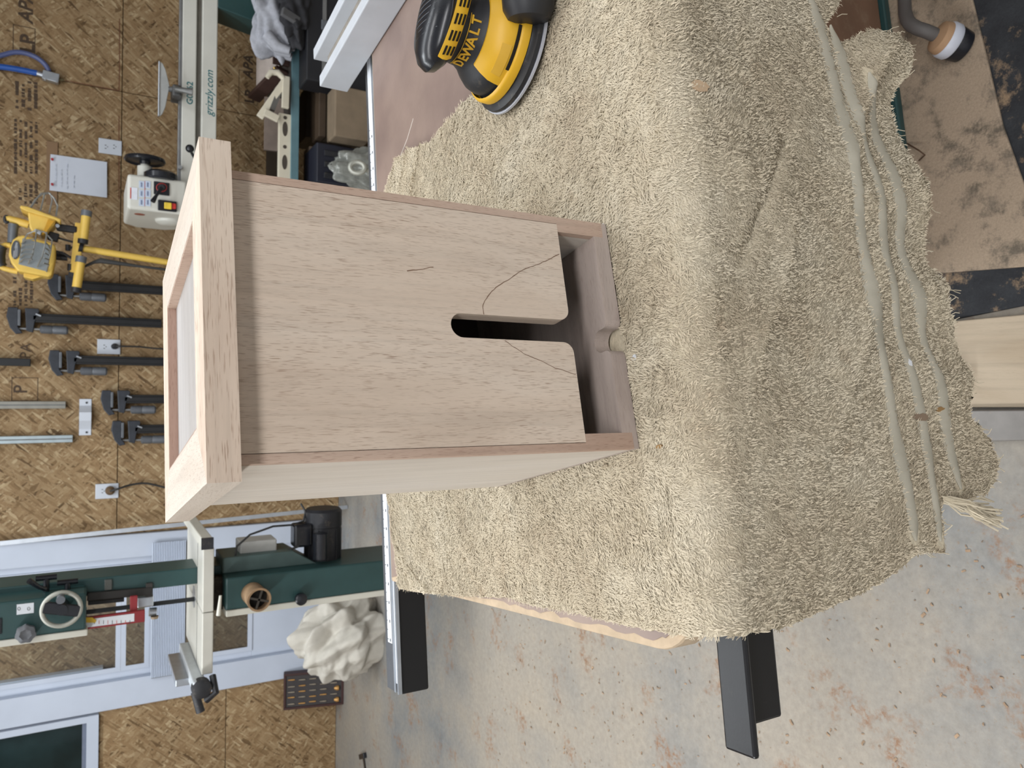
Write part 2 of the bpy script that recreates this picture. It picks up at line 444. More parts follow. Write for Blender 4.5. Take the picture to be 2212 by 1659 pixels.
for k, (z0, z1) in enumerate(((gb, Zx(330)), (Zx(330), Zx(268)), (Zx(268), dz_top - 0.1))):
    fr = P('glazing_frame', frame(dl + st, dr - st, z0 + 0.0004, z1 - 0.0004, 0.022, WY + 0.006, WY + 0.0119), M['white'])
    P('pane', MB().span((dl + st + 0.001, WY + 0.018, z0 + 0.001), (dr - st - 0.001, WY + 0.022, z1 - 0.001)), M['glass'], fr)

# ---- dark window left of the door
w1 = struct(bpy.data.objects.new('window_1', None)); COL.objects.link(w1); w1.location = (win_r, WY, win_b)
P = Part(w1)
fr = P('window_frame', frame(-2.7, win_r, win_b, 2.2, 0.03, WY - 0.02, WY + 0.05, 0.05), M['white'])
P('sash', MB().span((-2.66, WY, win_b + 0.0505), (win_r - 0.031, WY + 0.018, win_b + 0.068)), plain('grey_sash', (120, 128, 146), 0.5))
P('pane', MB().span((-2.66, WY + 0.02, win_b + 0.051), (win_r - 0.031, WY + 0.026, 2.169)), M['nightglass'])
P('meeting_stile', MB().span((-1.98, WY + 0.012, win_b + 0.06), (-1.965, WY + 0.02, 2.12)), plain('dark_stile', (52, 60, 62), 0.5))

# ---- far window and outlet plate seen through the door glass
w2 = struct(bpy.data.objects.new('window_2', None)); COL.objects.link(w2); w2.location = (-2.2, 5.35, 1.2)
P = Part(w2)
fx, fz = at(150, 1447, Y=5.35).x, at(222, 1450, Y=5.35).z
P('window_frame', frame(fx - 0.75, fx, fz, 2.4, 0.09, 5.30, 5.36), M['white'])
P('screen', MB().span((fx - 0.75, 5.335, fz + 0.09), (fx - 0.09, 5.345, 2.3)), M['screen'])

# ------------------------------------------------------------------ table saw (the towel lies on it)
TZ = 0.874
TYAW = math.radians(8.2)
TO = Vector((-0.185, 0.374, 0))
Tm = Matrix.Translation(TO) @ Matrix.Rotation(TYAW, 4, 'Z'); Ti = Tm.inverted()
M['mdf'] = plain('worn_mdf_edge', (190, 169, 142), 0.7, 0, 0.15, 60, 0.2)
def tabletop_mat():
    t = NT('brown_hardboard_top')
    c = t.ramp(t.noise(scale=9, detail=6), [(0.3, S(112, 94, 88)), (0.7, S(132, 112, 104))])
    d = t.ramp(t.noise(t.mapping(scale=(1, 1, 1), loc=(3, 1, 0)), 3.2, 7, 0.6), [(0.38, g4(0.1)), (0.7, g4(0.72))])
    c = t.mix(d, c, S(178, 156, 140))
    t.col(c); t.bump(t.noise(scale=220, detail=3), 0.12, 0.001)
    return t.set(0.42, 0, 0.5)
M['top'] = tabletop_mat()
M['blkmetal'] = plain('satin_black_steel', (18, 18, 21), 0.36, 0.0, 0.2, 30, 0.05, 500, 0.45, dust=0.03)
M['alu'] = plain('brushed_aluminium', (190, 196, 204), 0.34, 0.85, 0.08, 30)
M['steel'] = plain('grey_steel', (150, 152, 154), 0.4, 0.7, 0.12, 30)
M['green'] = plain('dark_green_enamel', (44, 74, 74), 0.42, 0, 0.10, 12)
M['cream'] = plain('cream_enamel', (214, 212, 200), 0.45, 0, 0.05, 12)
M['tape'] = plain('white_measuring_tape', (226, 230, 236), 0.45, 0, 0.03, 30)
saw = thing('table_saw', 'table saw with brown worn top and black rails under the towel', 'table saw', TO, (0, 0, TYAW))
TD, TW = 0.590, 1.45
rc = 0.045
outl = [(TW, 0), (TW, TD), (0, TD)] + [(x, y) for x, y in arc(rc, rc, rc, 180, 270, 8)]
outl = list(reversed(outl))
obj('table_top', MB().prism(outl[::-1], lambda a, b, h: Vector((a, b, h)), TZ - 0.026, TZ - 0.0008), M['mdf'], saw, bevel=0.003)
rj = random.Random(3)
film = [(TW, 0.006), (TW, TD - 0.006), (0.006, TD - 0.006)]
for k in range(46):
    film.append((0.006 + (0.006 if rj.random() < 0.25 else 0.003) * rj.random(), TD - 0.012 - (TD - 0.012 - rc) * (k + 1) / 47))
for x, y in arc(rc, rc, rc - 0.008, 180, 270, 14): film.append((x + rj.uniform(-0.002, 0.002), y + rj.uniform(-0.002, 0.002)))
obj('top_film', MB().prism(film, lambda a, b, h: Vector((a, b, h)), TZ - 0.0012, TZ), M['top'], saw)
def top_mark(pts, w_):
    q = [Ti @ at(x, y, Z=TZ) for x, y in pts]; mb = MB()
    for a, b in zip(q, q[1:]): mb.bar(Vector((a.x, a.y, TZ + 0.0001)), Vector((b.x, b.y, TZ + 0.0001)), w_, 0.0004)
    obj('scratch', mb, plain('pale_scratch', (206, 196, 186), 0.6), saw)
top_mark([(893, 256), (880, 300), (862, 345), (838, 412)], 0.0012)
fr_ = obj('front_rail', MB().span((-0.152, TD + 0.010, 0.820), (TW, TD + 0.060, 0.861)), plain('matte_black_tube', (18, 18, 20), 0.5, 0, 0.1, 10), saw, bevel=0.003)
obj('rail_track', MB().span((-0.150, TD + 0.006, 0.861), (TW, TD + 0.010, 0.866)), M['alu'], fr_)
obj('rail_track', MB().span((-0.150, TD + 0.019, 0.861), (TW, TD + 0.025, 0.865)), M['alu'], fr_)
obj('rail_bed', MB().span((-0.151, TD + 0.026, 0.861), (TW, TD + 0.059, 0.8625)), plain('dark_grey_rail_bed', (92, 94, 98), 0.45, 0.5, 0.15, 40, dust=0.1), fr_)
obj('end_strip', MB().span((-0.138, TD + 0.0105, 0.861), (TW, TD + 0.0185, 0.864)), M['tape'], fr_)
tp = obj('ruler_tape', MB().span((-0.088, TD + 0.032, 0.8625), (TW, TD + 0.048, 0.8633)), M['tape'], fr_)
mb = MB()
for k in range(60):
    x = -0.084 + k * 0.0127; L = 0.006 if k % 4 == 0 else 0.003
    mb.span((x, TD + 0.048 - L, 0.8633), (x + 0.0008, TD + 0.048, 0.8635))
    if k % 2 == 0: mb.span((x - 0.002, TD + 0.036, 0.8633), (x + 0.002, TD + 0.039, 0.8635))
obj('scale_marks', mb, plain('black_print', (60, 62, 66), 0.6), fr_)
obj('rear_rail', MB().span((-0.062, -0.023, TZ - 0.025), (TW, 0.004, TZ - 0.020)).span((-0.050, -0.002, TZ - 0.072), (TW, 0.004, TZ - 0.022)), M['blkmetal'], saw, bevel=0.002)
obj('cabinet', MB().span((0.42, 0.325, 0.030), (1.2, 0.62, TZ - 0.026)), plain('brown_dusty_cabinet', (128, 98, 78), 0.7, 0, 0.15, 10, dust=0.2), saw, bevel=0.004)
obj('cabinet_plinth', MB().span((0.41, 0.316, 0.014), (1.22, 0.63, 0.030)), M['green'], saw, bevel=0.003)

# ---- rip fence lying over the table and front rail
M['fence'] = plain('grey_white_fence_face', (188, 192, 198), 0.5, 0, 0.05, 20, dust=0.1)
fa = at(752, 200, Z=TZ); fb = at(880, 0, Z=TZ)
fang = math.atan2((fb - fa).x, -(fb - fa).y)
fence = thing('rip_fence', 'light grey rip fence with open channel on the saw table', 'fence', (fa.x, fa.y, TZ), (0, 0, fang))
FL, FH = 1.05, 0.046
obj('face_plate', MB().span((0, -FL, 0.001), (0.018, 0, FH)), M['fence'], fence, bevel=0.0015)
obj('face_plate', MB().span((0.062, -FL, 0.001), (0.080, 0.03, FH)), M['fence'], fence, bevel=0.0015)
obj('channel_floor', MB().span((0.018, -FL, 0.001), (0.062, 0.012, FH - 0.018)), plain('dusty_fence_channel', (142, 136, 128), 0.6, 0.1, 0.2, 40, dust=0.4), fence)

# ------------------------------------------------------------------ towel
TWZ = 0.8772          # towel surface over the table
RB = 0.026            # bend radius over the table edge
SL = 0.02             # the hanging part leans a little outwards
def unfold(x, y):
    p = Ti @ at(x, y, Z=TWZ)
    if p.y >= 0.0: return (p.x, p.y)
    # hanging sheet: y = -RB - SL*(z0 - z)
    z0 = TWZ - RB
    o = Ti @ CAM; q = Ti @ at(x, y, Z=0.0); d = q - o
    k = (-RB - SL * (z0 - o.z) - o.y) / (d.y - SL * d.z)
    h = o + d * k
    return (h.x, -(math.pi / 2 * RB + max(0.0, (z0 - h.z)) * math.sqrt(1 + SL * SL)))
px_outline = [(846, 1058), (850, 1130), (856, 1210), (868, 1272), (915, 1280), (1030, 1287), (1090, 1290), (1130, 1302), (1250, 1326), (1340, 1346), (1430, 1364), (1480, 1372),
  (1600, 1371), (1645, 1368), (1700, 1352), (1800, 1310), (1900, 1263), (1960, 1216), (1975, 1198), (2005, 1192), (2040, 1196), (2038, 1150), (2026, 1095), (2045, 1085),
  (2090, 1078), (2130, 1068), (2150, 1040), (2155, 1000), (2130, 950), (2085, 905), (2076, 870), (2087, 815), (2070, 775), (2045, 690), (2024, 660), (2037, 622), (2020, 590),
  (2000, 555), (2007, 548), (1993, 505), (1991, 450), (1978, 380), (1960, 310), (1945, 270), (1925, 210), (1950, 165), (1957, 130), (1950, 100), (1915, 78), (1880, 62), (1840, 85), (1808, 94),
  (1790, 45), (1818, 8), (1835, -60), (1830, -140), (1500, -200), (1150, -170), (1085, -60), (1060, 40), (1062, 150), (1052, 208), (1030, 203), (1000, 222), (985, 245), (965, 262),
  (932, 308), (900, 320), (866, 344), (850, 376), (836, 425), (838, 560), (842, 800), (845, 950)]
OUT = np.array([unfold(*p) for p in px_outline])
def densify(P, step=0.004, jit=0.0):
    o = []
    for i in range(len(P)):
        a, b = P[i], P[(i + 1) % len(P)]; n = max(1, int(np.linalg.norm(b - a) / step))
        for k in range(n): o.append(a + (b - a) * k / n)
    o = np.array(o)
    return o + RNG.normal(0, jit, o.shape)
DOUT = densify(OUT, 0.004, 0.0006)
def vnoise(x, y, seed):
    """smooth lattice noise in -1..1"""
    r = np.random.default_rng(seed); G = r.uniform(-1, 1, (64, 64))
    xi, yi = np.floor(x).astype(int), np.floor(y).astype(int); fx, fy = x - xi, y - yi
    fx = fx * fx * (3 - 2 * fx); fy = fy * fy * (3 - 2 * fy)
    g = lambda i, j: G[i % 64, j % 64]
    return (g(xi, yi) * (1 - fx) + g(xi + 1, yi) * fx) * (1 - fy) + (g(xi, yi + 1) * (1 - fx) + g(xi + 1, yi + 1) * fx) * fy
def ridge(x, y, seed): return (1 - np.abs(vnoise(x, y, seed))) ** 3
def rotc(s, t, a): return s * math.cos(a) + t * math.sin(a), -s * math.sin(a) + t * math.cos(a)
BO = Vector((-0.0463, 0.432, 0.8800)); BYAW = math.radians(14.5)
BM_ = Matrix.Translation(BO) @ Matrix.Rotation(BYAW, 4, 'Z')
bc = Ti @ (BM_ @ Vector((0.09, 0.108, 0)))
def towel_h(s, t):
    """height of wrinkles and folds over the smooth sheet"""
    db = np.hypot(s - bc.x, t - bc.y)
    away = np.clip((db - 0.13) / 0.10, 0, 1)
    flat = np.where(t >= -0.01, 0.35 + 0.65 * away, 0.3)
    h = flat * (0.0022 * vnoise(s * 16, t * 16, 1) + 0.0010 * vnoise(s * 45, t * 45, 2))
    back = np.clip((t - 0.28) / 0.15, 0, 1)
    a2, b2 = rotc(s, t, 0.95)
    rgt = np.clip((s - 0.26) / 0.06, 0, 1)
    h = h + away * back * (0.008 * ridge(a2 * 26, b2 * 5, 3) * rgt + 0.0065 * ridge(*[q * f for q, f in zip(rotc(s, t, -0.45), (24, 7))], 4) * (1 - rgt))
    hang = np.clip((-t - 0.01) / 0.06, 0, 1)
    a3, b3 = rotc(s, t, -0.55)
    rfac = np.clip((s - 0.10) * 3.0, 0.0, 1)
    h = h + hang * (0.0085 * ridge(a3 * 4, b3 * 13, 5) * (0.06 + 0.94 * rfac) + 0.005 * vnoise(s * 6 + 3, t * 2.5, 6))
    cr1 = np.exp(-(((s - 0.33) * 0.6 + (t + 0.10)) / 0.006) ** 2) * np.exp(-((s - 0.33) / 0.05) ** 2); h = h - hang * 0.006 * cr1
    low = np.clip((-t - 0.20) / 0.08, 0, 1)
    h = h + low * 0.006 * np.sin(s * 58 + 3 * vnoise(s * 6, t * 4, 8)) * np.clip((s - 0.0) * 3, 0.2, 1)
    return h + 0.0005
def fold(s, t, h):
    """unfolded sheet coordinates (+ lift along the normal) to saw-local 3D"""
    phi = np.clip(-t / RB, 0, math.pi / 2); L = np.clip(-t - math.pi / 2 * RB, 0, None) / math.sqrt(1 + SL * SL)
    y = np.where(t >= 0, t, -RB * np.sin(phi) - SL * L); z = np.where(t >= 0, TWZ, TWZ - RB + RB * np.cos(phi) - L)
    ny, nz = -np.sin(phi), np.cos(phi)
    return np.stack([s, y + ny * h, z + nz * h], -1)
def inside(px, py, poly):
    c = np.zeros(px.shape, bool); n = len(poly)
    for i in range(n):
        x0, y0 = poly[i]; x1, y1 = poly[(i + 1) % n]
        if y0 == y1: continue
        k = ((y0 > py) != (y1 > py)) & (px < (x1 - x0) * (py - y0) / (y1 - y0) + x0)
        c ^= k
    return c
ST = 0.004
lo, hi = OUT.min(0) - ST, OUT.max(0) + ST
ns, nt = int((hi[0] - lo[0]) / ST) + 1, int((hi[1] - lo[1]) / ST) + 1
gs, gt = np.meshgrid(lo[0] + np.arange(ns) * ST, lo[1] + np.arange(nt) * ST, indexing='ij')
ins = inside(gs, gt, OUT)
cell = ins[:-1, :-1] | ins[1:, :-1] | ins[:-1, 1:] | ins[1:, 1:]
ci, cj = np.nonzero(cell)
vid = -np.ones(gs.shape, int)
quads = np.stack([ci * nt + cj, (ci + 1) * nt + cj, (ci + 1) * nt + cj + 1, ci * nt + cj + 1], 1)
used = np.unique(quads); remap = -np.ones(gs.size, int); remap[used] = np.arange(len(used))
quads = remap[quads]; us, ut = gs.ravel()[used].copy(), gt.ravel()[used].copy(); uin = ins.ravel()[used]
# pull the outer ring onto the outline
for k in np.nonzero(~uin)[0]:
    d = (DOUT[:, 0] - us[k]) ** 2 + (DOUT[:, 1] - ut[k]) ** 2; j = d.argmin(); us[k], ut[k] = DOUT[j]
def np_mesh(name, V, Fq, mat, smooth=True):
    me = bpy.data.meshes.new(name); n = Fq.shape[1]
    me.vertices.add(len(V)); me.vertices.foreach_set('co', np.ascontiguousarray(V, dtype=np.float32).ravel())
    me.loops.add(Fq.size); me.loops.foreach_set('vertex_index', Fq.astype(np.int32).ravel())
    me.polygons.add(len(Fq)); me.polygons.foreach_set('loop_start', np.arange(0, Fq.size, n, dtype=np.int32))
    if smooth: me.polygons.foreach_set('use_smooth', np.ones(len(Fq), bool))
    me.update(calc_edges=True); me.materials.append(mat)
    return me
def towel_mat(name, pale=0):
    t = NT(name)
    c = t.ramp(t.noise(scale=14, detail=6, rough=0.6), [(0.25, S(206, 192, 166)), (0.5, S(219, 207, 182)), (0.75, S(229, 219, 197))])
    if not pale:
        st = t.ramp(t.noise(t.mapping(loc=(3, 8, 1)), 26, 4, 0.6), [(0.66, g4(0)), (0.78, g4(0.5))])
        c = t.mix(st, c, S(160, 136, 108))
        gy = t.ramp(t.noise(t.mapping(loc=(9, 2, 4)), 7, 4), [(0.60, g4(0)), (0.78, g4(0.18))])
        c = t.mix(gy, c, S(158, 150, 136))
        c = t.mix(0.6, c, t.ramp(t.noise(scale=420, detail=2), [(0.3, g4(0.80)), (0.7, g4(1.08))]), 'MULTIPLY')
        t.bump(t.noise(scale=300, detail=3), 0.5, 0.002)
    else:
        c = t.ramp(t.noise(scale=40, detail=4), [(0.3, S(174, 168, 152)), (0.7, S(190, 184, 168))])
        t.bump(t.noise(t.mapping(scale=(900, 900, 200)), 1.0, 2), 0.15, 0.0005)
    t.col(c); return t.set(0.95, 0, 0.1)
def pile_mat():
    t = NT('beige_terry_loops')
    c = t.ramp(t.noise(scale=14, detail=3, rough=0.6), [(0.25, S(196, 181, 157)), (0.5, S(210, 197, 173)), (0.75, S(222, 211, 189))])
    st = t.ramp(t.noise(t.mapping(loc=(3, 8, 1)), 26, 2, 0.6), [(0.64, g4(0)), (0.78, g4(0.5))])
    t.col(t.mix(st, c, S(168, 146, 118))); return t.set(0.95, 0, 0.1)
M['pile'] = pile_mat(); M['towel'] = towel_mat('beige_terry_cloth'); M['band'] = towel_mat('smooth_woven_band', 1)
towel = thing('towel', 'old beige terry bath towel draped over the saw table edge', 'towel', TO, (0, 0, TYAW))
TV = fold(us, ut, towel_h(us, ut))
TV2 = fold(us, ut, towel_h(us, ut) - 0.0025)
tw = bpy.data.objects.new('terry_cloth', np_mesh('terry_cloth', TV, quads, M['towel'])); COL.objects.link(tw); tw.parent = towel
sol = tw.modifiers.new('thickness', 'SOLIDIFY'); sol.thickness = 0.0025; sol.offset = -1

# woven bands across the hem end
bands = [[(1740, -40), (1760, 0), (1782, 80), (1803, 160), (1828, 300), (1850, 480), (1868, 600), (1890, 730), (1910, 860), (1925, 960), (1950, 1040), (1968, 1120), (1978, 1190)],
         [(1795, 40), (1822, 130), (1850, 260), (1885, 400), (1898, 480), (1912, 580), (1926, 680), (1950, 780), (1970, 880), (1995, 980), (2012, 1060), (2026, 1150), (2030, 1190)],
         [(1868, 150), (1885, 240), (1905, 330), (1928, 430), (1945, 520), (1962, 620), (1985, 700), (2005, 800), (2018, 880), (2040, 960), (2068, 1030), (2075, 1070)]]
bandc = []
for k, bl in enumerate(bands):
    c = np.array([unfold(*p) for p in bl]); dd = np.concatenate([[0], np.cumsum(np.linalg.norm(np.diff(c, axis=0), axis=1))])
    q = np.arange(0, dd[-1], 0.004); c = np.stack([np.interp(q, dd, c[:, 0]), np.interp(q, dd, c[:, 1])], 1)
    ker = np.ones(9) / 9; cs = np.stack([np.convolve(np.pad(c[:, i], 4, 'edge'), ker, 'valid') for i in (0, 1)], 1)
    bandc.append(cs)
    tg = np.gradient(cs, axis=0); tg /= np.linalg.norm(tg, axis=1)[:, None]; nm = np.stack([-tg[:, 1], tg[:, 0]], 1)
    wv = 0.0072 + 0.0030 * vnoise(np.arange(len(cs)) * 0.10 + k * 7, np.zeros(len(cs)) + k, 33)
    wv = wv * np.clip((np.arange(len(cs)) + 1) / 9, 0.05, 1) * np.clip((len(cs) - np.arange(len(cs))) / 5, 0.05, 1)
    rows = np.linspace(-1, 1, 5); V = []
    for r_ in rows:
        u = cs + nm * (wv * r_)[:, None]; V.append(fold(u[:, 0], u[:, 1], towel_h(u[:, 0], u[:, 1]) + 0.0017 - 0.0011 * r_ * r_))
    V = np.array(V); nr, nc = V.shape[:2]; idx = np.arange(nr * nc).reshape(nr, nc)
    Q = np.stack([idx[:-1, :-1], idx[1:, :-1], idx[1:, 1:], idx[:-1, 1:]], -1).reshape(-1, 4)
    bo = bpy.data.objects.new('woven_band', np_mesh('woven_band', V.reshape(-1, 3), Q, M['band'])); COL.objects.link(bo); bo.parent = towel
    bo['label'] = 'smooth pale woven band near the hem'
# old brown and rusty marks, and a few white lint flecks, caught on the pile
for x, y, rx, ry, rot_, kind in ((1972, 903, 0.0085, 0.0030, 0.1, 0), (2011, 886, 0.0045, 0.0018, 0.3, 1), (1428, 965, 0.0030, 0.0015, 0.2, 1), (1455, 176, 0.0070, 0.0045, 0.2, 2), (1306, 489, 0.0012, 0.0022, 0.2, 3), (1375, 772, 0.0026, 0.0020, 0.4, 3), (1952, 786, 0.0022, 0.0030, 0.2, 3)):
    u0 = np.array(unfold(x, y)); th_ = np.linspace(0, 2 * np.pi, 14, endpoint=False)
    e_ = np.stack([rx * np.cos(th_), ry * np.sin(th_)], 1) * (1 + 0.25 * RNG.uniform(-1, 1, (14, 1))); c_, s_ = math.cos(rot_ + 1.4), math.sin(rot_ + 1.4)
    e_ = u0 + np.stack([e_[:, 0] * c_ - e_[:, 1] * s_, e_[:, 0] * s_ + e_[:, 1] * c_], 1)
    top_ = fold(e_[:, 0], e_[:, 1], towel_h(e_[:, 0], e_[:, 1]) + 0.0019); bot_ = fold(e_[:, 0], e_[:, 1], towel_h(e_[:, 0], e_[:, 1]) + 0.0004)
    k_ = len(th_); obj('lint_fleck' if kind == 3 else 'stain', MB().add([tuple(p) for p in top_] + [tuple(p) for p in bot_], [tuple(range(k_))] + [(i, (i + 1) % k_, (i + 1) % k_ + k_, i + k_) for i in range(k_)]),
        [plain('brown_stain', (140, 120, 100), 0.95), plain('rust_stain', (150, 118, 76), 0.95), plain('faint_tan_stain', (192, 166, 136), 0.95), plain('white_lint', (226, 228, 232), 0.8)][kind], towel)
# terry pile: short leaning loops, too many to count
NP = 420000
A, B_, C_ = TV[quads[:, 0]], TV[quads[:, 1]], TV[quads[:, 3]]
ar = np.linalg.norm(np.cross(B_ - A, C_ - A), axis=1); pick = RNG.choice(len(quads), NP, p=ar / ar.sum())
uu, vv = RNG.random(NP), RNG.random(NP)
def bil(arr): 
    q = quads[pick]; return (arr[q[:, 0]] * (1 - uu) * (1 - vv) + arr[q[:, 1]] * uu * (1 - vv) + arr[q[:, 2]] * uu * vv + arr[q[:, 3]] * (1 - uu) * vv)
ps, pt_ = bil(us), bil(ut)
keep = np.ones(NP, bool); hsb = vnoise(ps * 70, pt_ * 70, 51)
for cs in bandc:
    for i in range(0, len(cs), 2):
        keep &= (ps - cs[i, 0]) ** 2 + (pt_ - cs[i, 1]) ** 2 > (0.0056 + 0.0016 * hsb) ** 2
qx = (ps - bc.x) * math.cos(BYAW - TYAW) + (pt_ - bc.y) * math.sin(BYAW - TYAW); qy = -(ps - bc.x) * math.sin(BYAW - TYAW) + (pt_ - bc.y) * math.cos(BYAW - TYAW)
keep &= ~((np.abs(qx) < 0.0885) & (np.abs(qy) < 0.107))
ps, pt_ = ps[keep], pt_[keep]; n = len(ps)
# loops gather into small tufts with gaps between
TC = 0.0014
ti, tj = np.floor(ps / TC).astype(int), np.floor(pt_ / TC).astype(int)
hsh = np.random.default_rng(5).uniform(-0.5, 0.5, (3, 251, 257)); h1, h2, h3 = (hsh[k][ti % 251, tj % 257] for k in range(3))
tcs, tct = (ti + 0.5 + 0.7 * h1) * TC, (tj + 0.5 + 0.7 * h2) * TC
ps, pt_ = ps + 0.55 * (tcs - ps), pt_ + 0.55 * (tct - pt_)
e = 0.0006
h0 = towel_h(ps, pt_)
b0 = fold(ps, pt_, h0); bs = fold(ps + e, pt_, towel_h(ps + e, pt_)) - b0; bt = fold(ps, pt_ + e, towel_h(ps, pt_ + e)) - b0
bs /= np.linalg.norm(bs, axis=1)[:, None]; bt /= np.linalg.norm(bt, axis=1)[:, None]; nn = np.cross(bs, bt); nn /= np.linalg.norm(nn, axis=1)[:, None]
ang = np.where(tct < -0.02, 0.8, 1.5) * vnoise(tcs * 13, tct * 13, 21) + np.where(tct < -0.02, 0.9, 1.3) * vnoise(tcs * 110, tct * 110, 22) + 0.9 * h3 + RNG.normal(0, 0.2, n) + np.where(RNG.random(n) * 0.6 + 0.4 * (h1 + 0.5) > 0.60, -1.55, 1.55)
# tufts: loops lean together in small waves
dirv = bs * np.cos(ang)[:, None] + bt * np.sin(ang)[:, None]; side = np.cross(dirv, nn)
ln = (RNG.uniform(0.0026, 0.0042, n) * (1 + 0.5 * h1) * np.where(pt_ < -0.03, 0.8, 1.0))[:, None]; wd = RNG.uniform(0.00028, 0.00055, n)[:, None]
upk = (0.72 + 0.25 * vnoise(tcs * 150, tct * 150, 23) + 0.5 * h2)[:, None]
mid = b0 + nn * ln * 0.55 * upk + dirv * ln * 0.30; tip = b0 + nn * ln * 0.68 * upk + dirv * ln * 0.95
V = np.stack([b0 - side * wd - nn * 0.0008, b0 + side * wd - nn * 0.0008, mid + side * wd * 0.9, mid - side * wd * 0.9, tip + side * wd * 0.4, tip - side * wd * 0.4], 1).reshape(-1, 3)
i0 = np.arange(n)[:, None] * 6
Q = np.concatenate([i0 + np.array([[0, 1, 2, 3]]), i0 + np.array([[3, 2, 4, 5]])], 1).reshape(-1, 4)
pile = bpy.data.objects.new('terry_pile', np_mesh('terry_pile', V, Q, M['pile'])); COL.objects.link(pile); pile.parent = towel; pile['kind'] = 'stuff'

# ------------------------------------------------------------------ the wooden dispenser box
W, D, Hh = 0.179, 0.217, 0.282
box = thing('wooden_box', 'unfinished wooden dispenser box with slotted front and framed lid', 'box', BO, (0, 0, BYAW))
ze, tk, rb = 0.0045, 0.012, 0.0055
zo = 0.0468                                   # lower edge of the front panel
def bx(name, mat, *spans, bevel=0.0004):
    mb = MB()
    for a, b in spans: mb.span(a, b)
    return obj(name, mb, mat, box, bevel=0)
for sgn in (0, 1):
    fx = (lambda x: x) if sgn == 0 else (lambda x: W - x)
    bx('side_panel', M['pale'], ((fx(0), 0.006, ze), (fx(tk), D, Hh)))
    bx('edge_strip', M['red'], ((fx(0), 0, ze), (fx(rb), 0.006, Hh)), ((fx(rb), 0, ze), (fx(tk), 0.006, zo)))['label'] = 'reddish front edge of the side board'
bx('back_panel', plain('shade_dark_back', (52, 42, 36), 0.8), ((tk, D - tk, ze), (W - tk, D, Hh)))  # shade inside the box is put into the back panel's dark colour
sx, sr, stop = 0.0882, 0.0086, 0.1435
cr = 0.008
poly = [(rb + 0.0004, zo), (sx - sr - cr, zo)] + arc(sx - sr - cr, zo + cr, cr, -90, 0, 6) + arc(sx, stop - sr, sr, 180, 0, 14) + arc(sx + sr + cr, zo + cr, cr, 180, 270, 6) + [(W - rb - 0.0004, zo), (W - rb - 0.0004, Hh), (rb + 0.0004, Hh)]
obj('front_panel', MB().prism(poly, lambda a, b, h: Vector((a, h, b)), 0.0, tk), M['front'], box)
def notch_board(x0, x1, y1):
    nx, hw, dp, rr = 0.0848, 0.0088, 0.0105, 0.0055
    p = [(x0, y1), (x0, 0), (nx - hw - rr, 0)] + arc(nx - hw - rr, rr, rr, -90, 0, 5) + [(nx + hw * math.cos(math.radians(a)), rr + 0.004 + dp * 0.8 * math.sin(math.radians(a))) for a in range(180, -1, -15)] \
        + arc(nx + hw + rr, rr, rr, 180, 270, 5) + [(x1, 0), (x1, y1)]
    return p[::-1]
obj('bottom_sheet', MB().prism(notch_board(0, W, D), lambda a, b, h: Vector((a, b, h)), 0, ze), M['inner'], box)
obj('base_board', MB().prism(notch_board(tk, W - tk, D - tk), lambda a, b, h: Vector((a, b, h)), ze, 0.0135), M['inner'], box)
lx0, lx1, ly0, ly1, lz0, lz1, lw = -0.011, 0.1905, -0.0125, 0.2205, Hh, Hh + 0.0175, 0.036
lid = obj('lid_panel', MB().span((lx0 + lw - 0.004, ly0 + lw - 0.004, lz0), (lx1 - lw + 0.004, ly1 - lw + 0.004, lz1 - 0.0065)), M['lidtop'], box)
o4 = [(lx0, ly0), (lx1, ly0), (lx1, ly1), (lx0, ly1)]; i4 = [(lx0 + lw, ly0 + lw), (lx1 - lw, ly0 + lw), (lx1 - lw, ly1 - lw), (lx0 + lw, ly1 - lw)]
for k in range(4):
    j = (k + 1) % 4
    quad = [o4[k], o4[j], i4[j], i4[k]]
    g = 0.00012
    ra = obj('lid_rail', MB().prism(quad, lambda a, b, h: Vector((a, b, h)), lz0, lz1), M['lidwood' if k % 2 == 0 else 'lidside'], box)
    # reddish lip lining the recess
    e0, e1 = Vector((*i4[k], 0)), Vector((*i4[j], 0)); nrm = (e1 - e0).normalized(); inn = Vector((-nrm.y, nrm.x, 0))
    q2 = [tuple((e0)[:2]), tuple((e1)[:2]), tuple((e1 - nrm * 0.0012 + inn * 0.0012)[:2]), tuple((e0 + nrm * 0.0012 + inn * 0.0012)[:2])]
    obj('recess_lip', MB().prism(q2, lambda a, b, h: Vector((a, b, h)), lz1 - 0.0066, lz1 - 0.0003), M['redx' if k % 2 == 0 else 'red'], box)
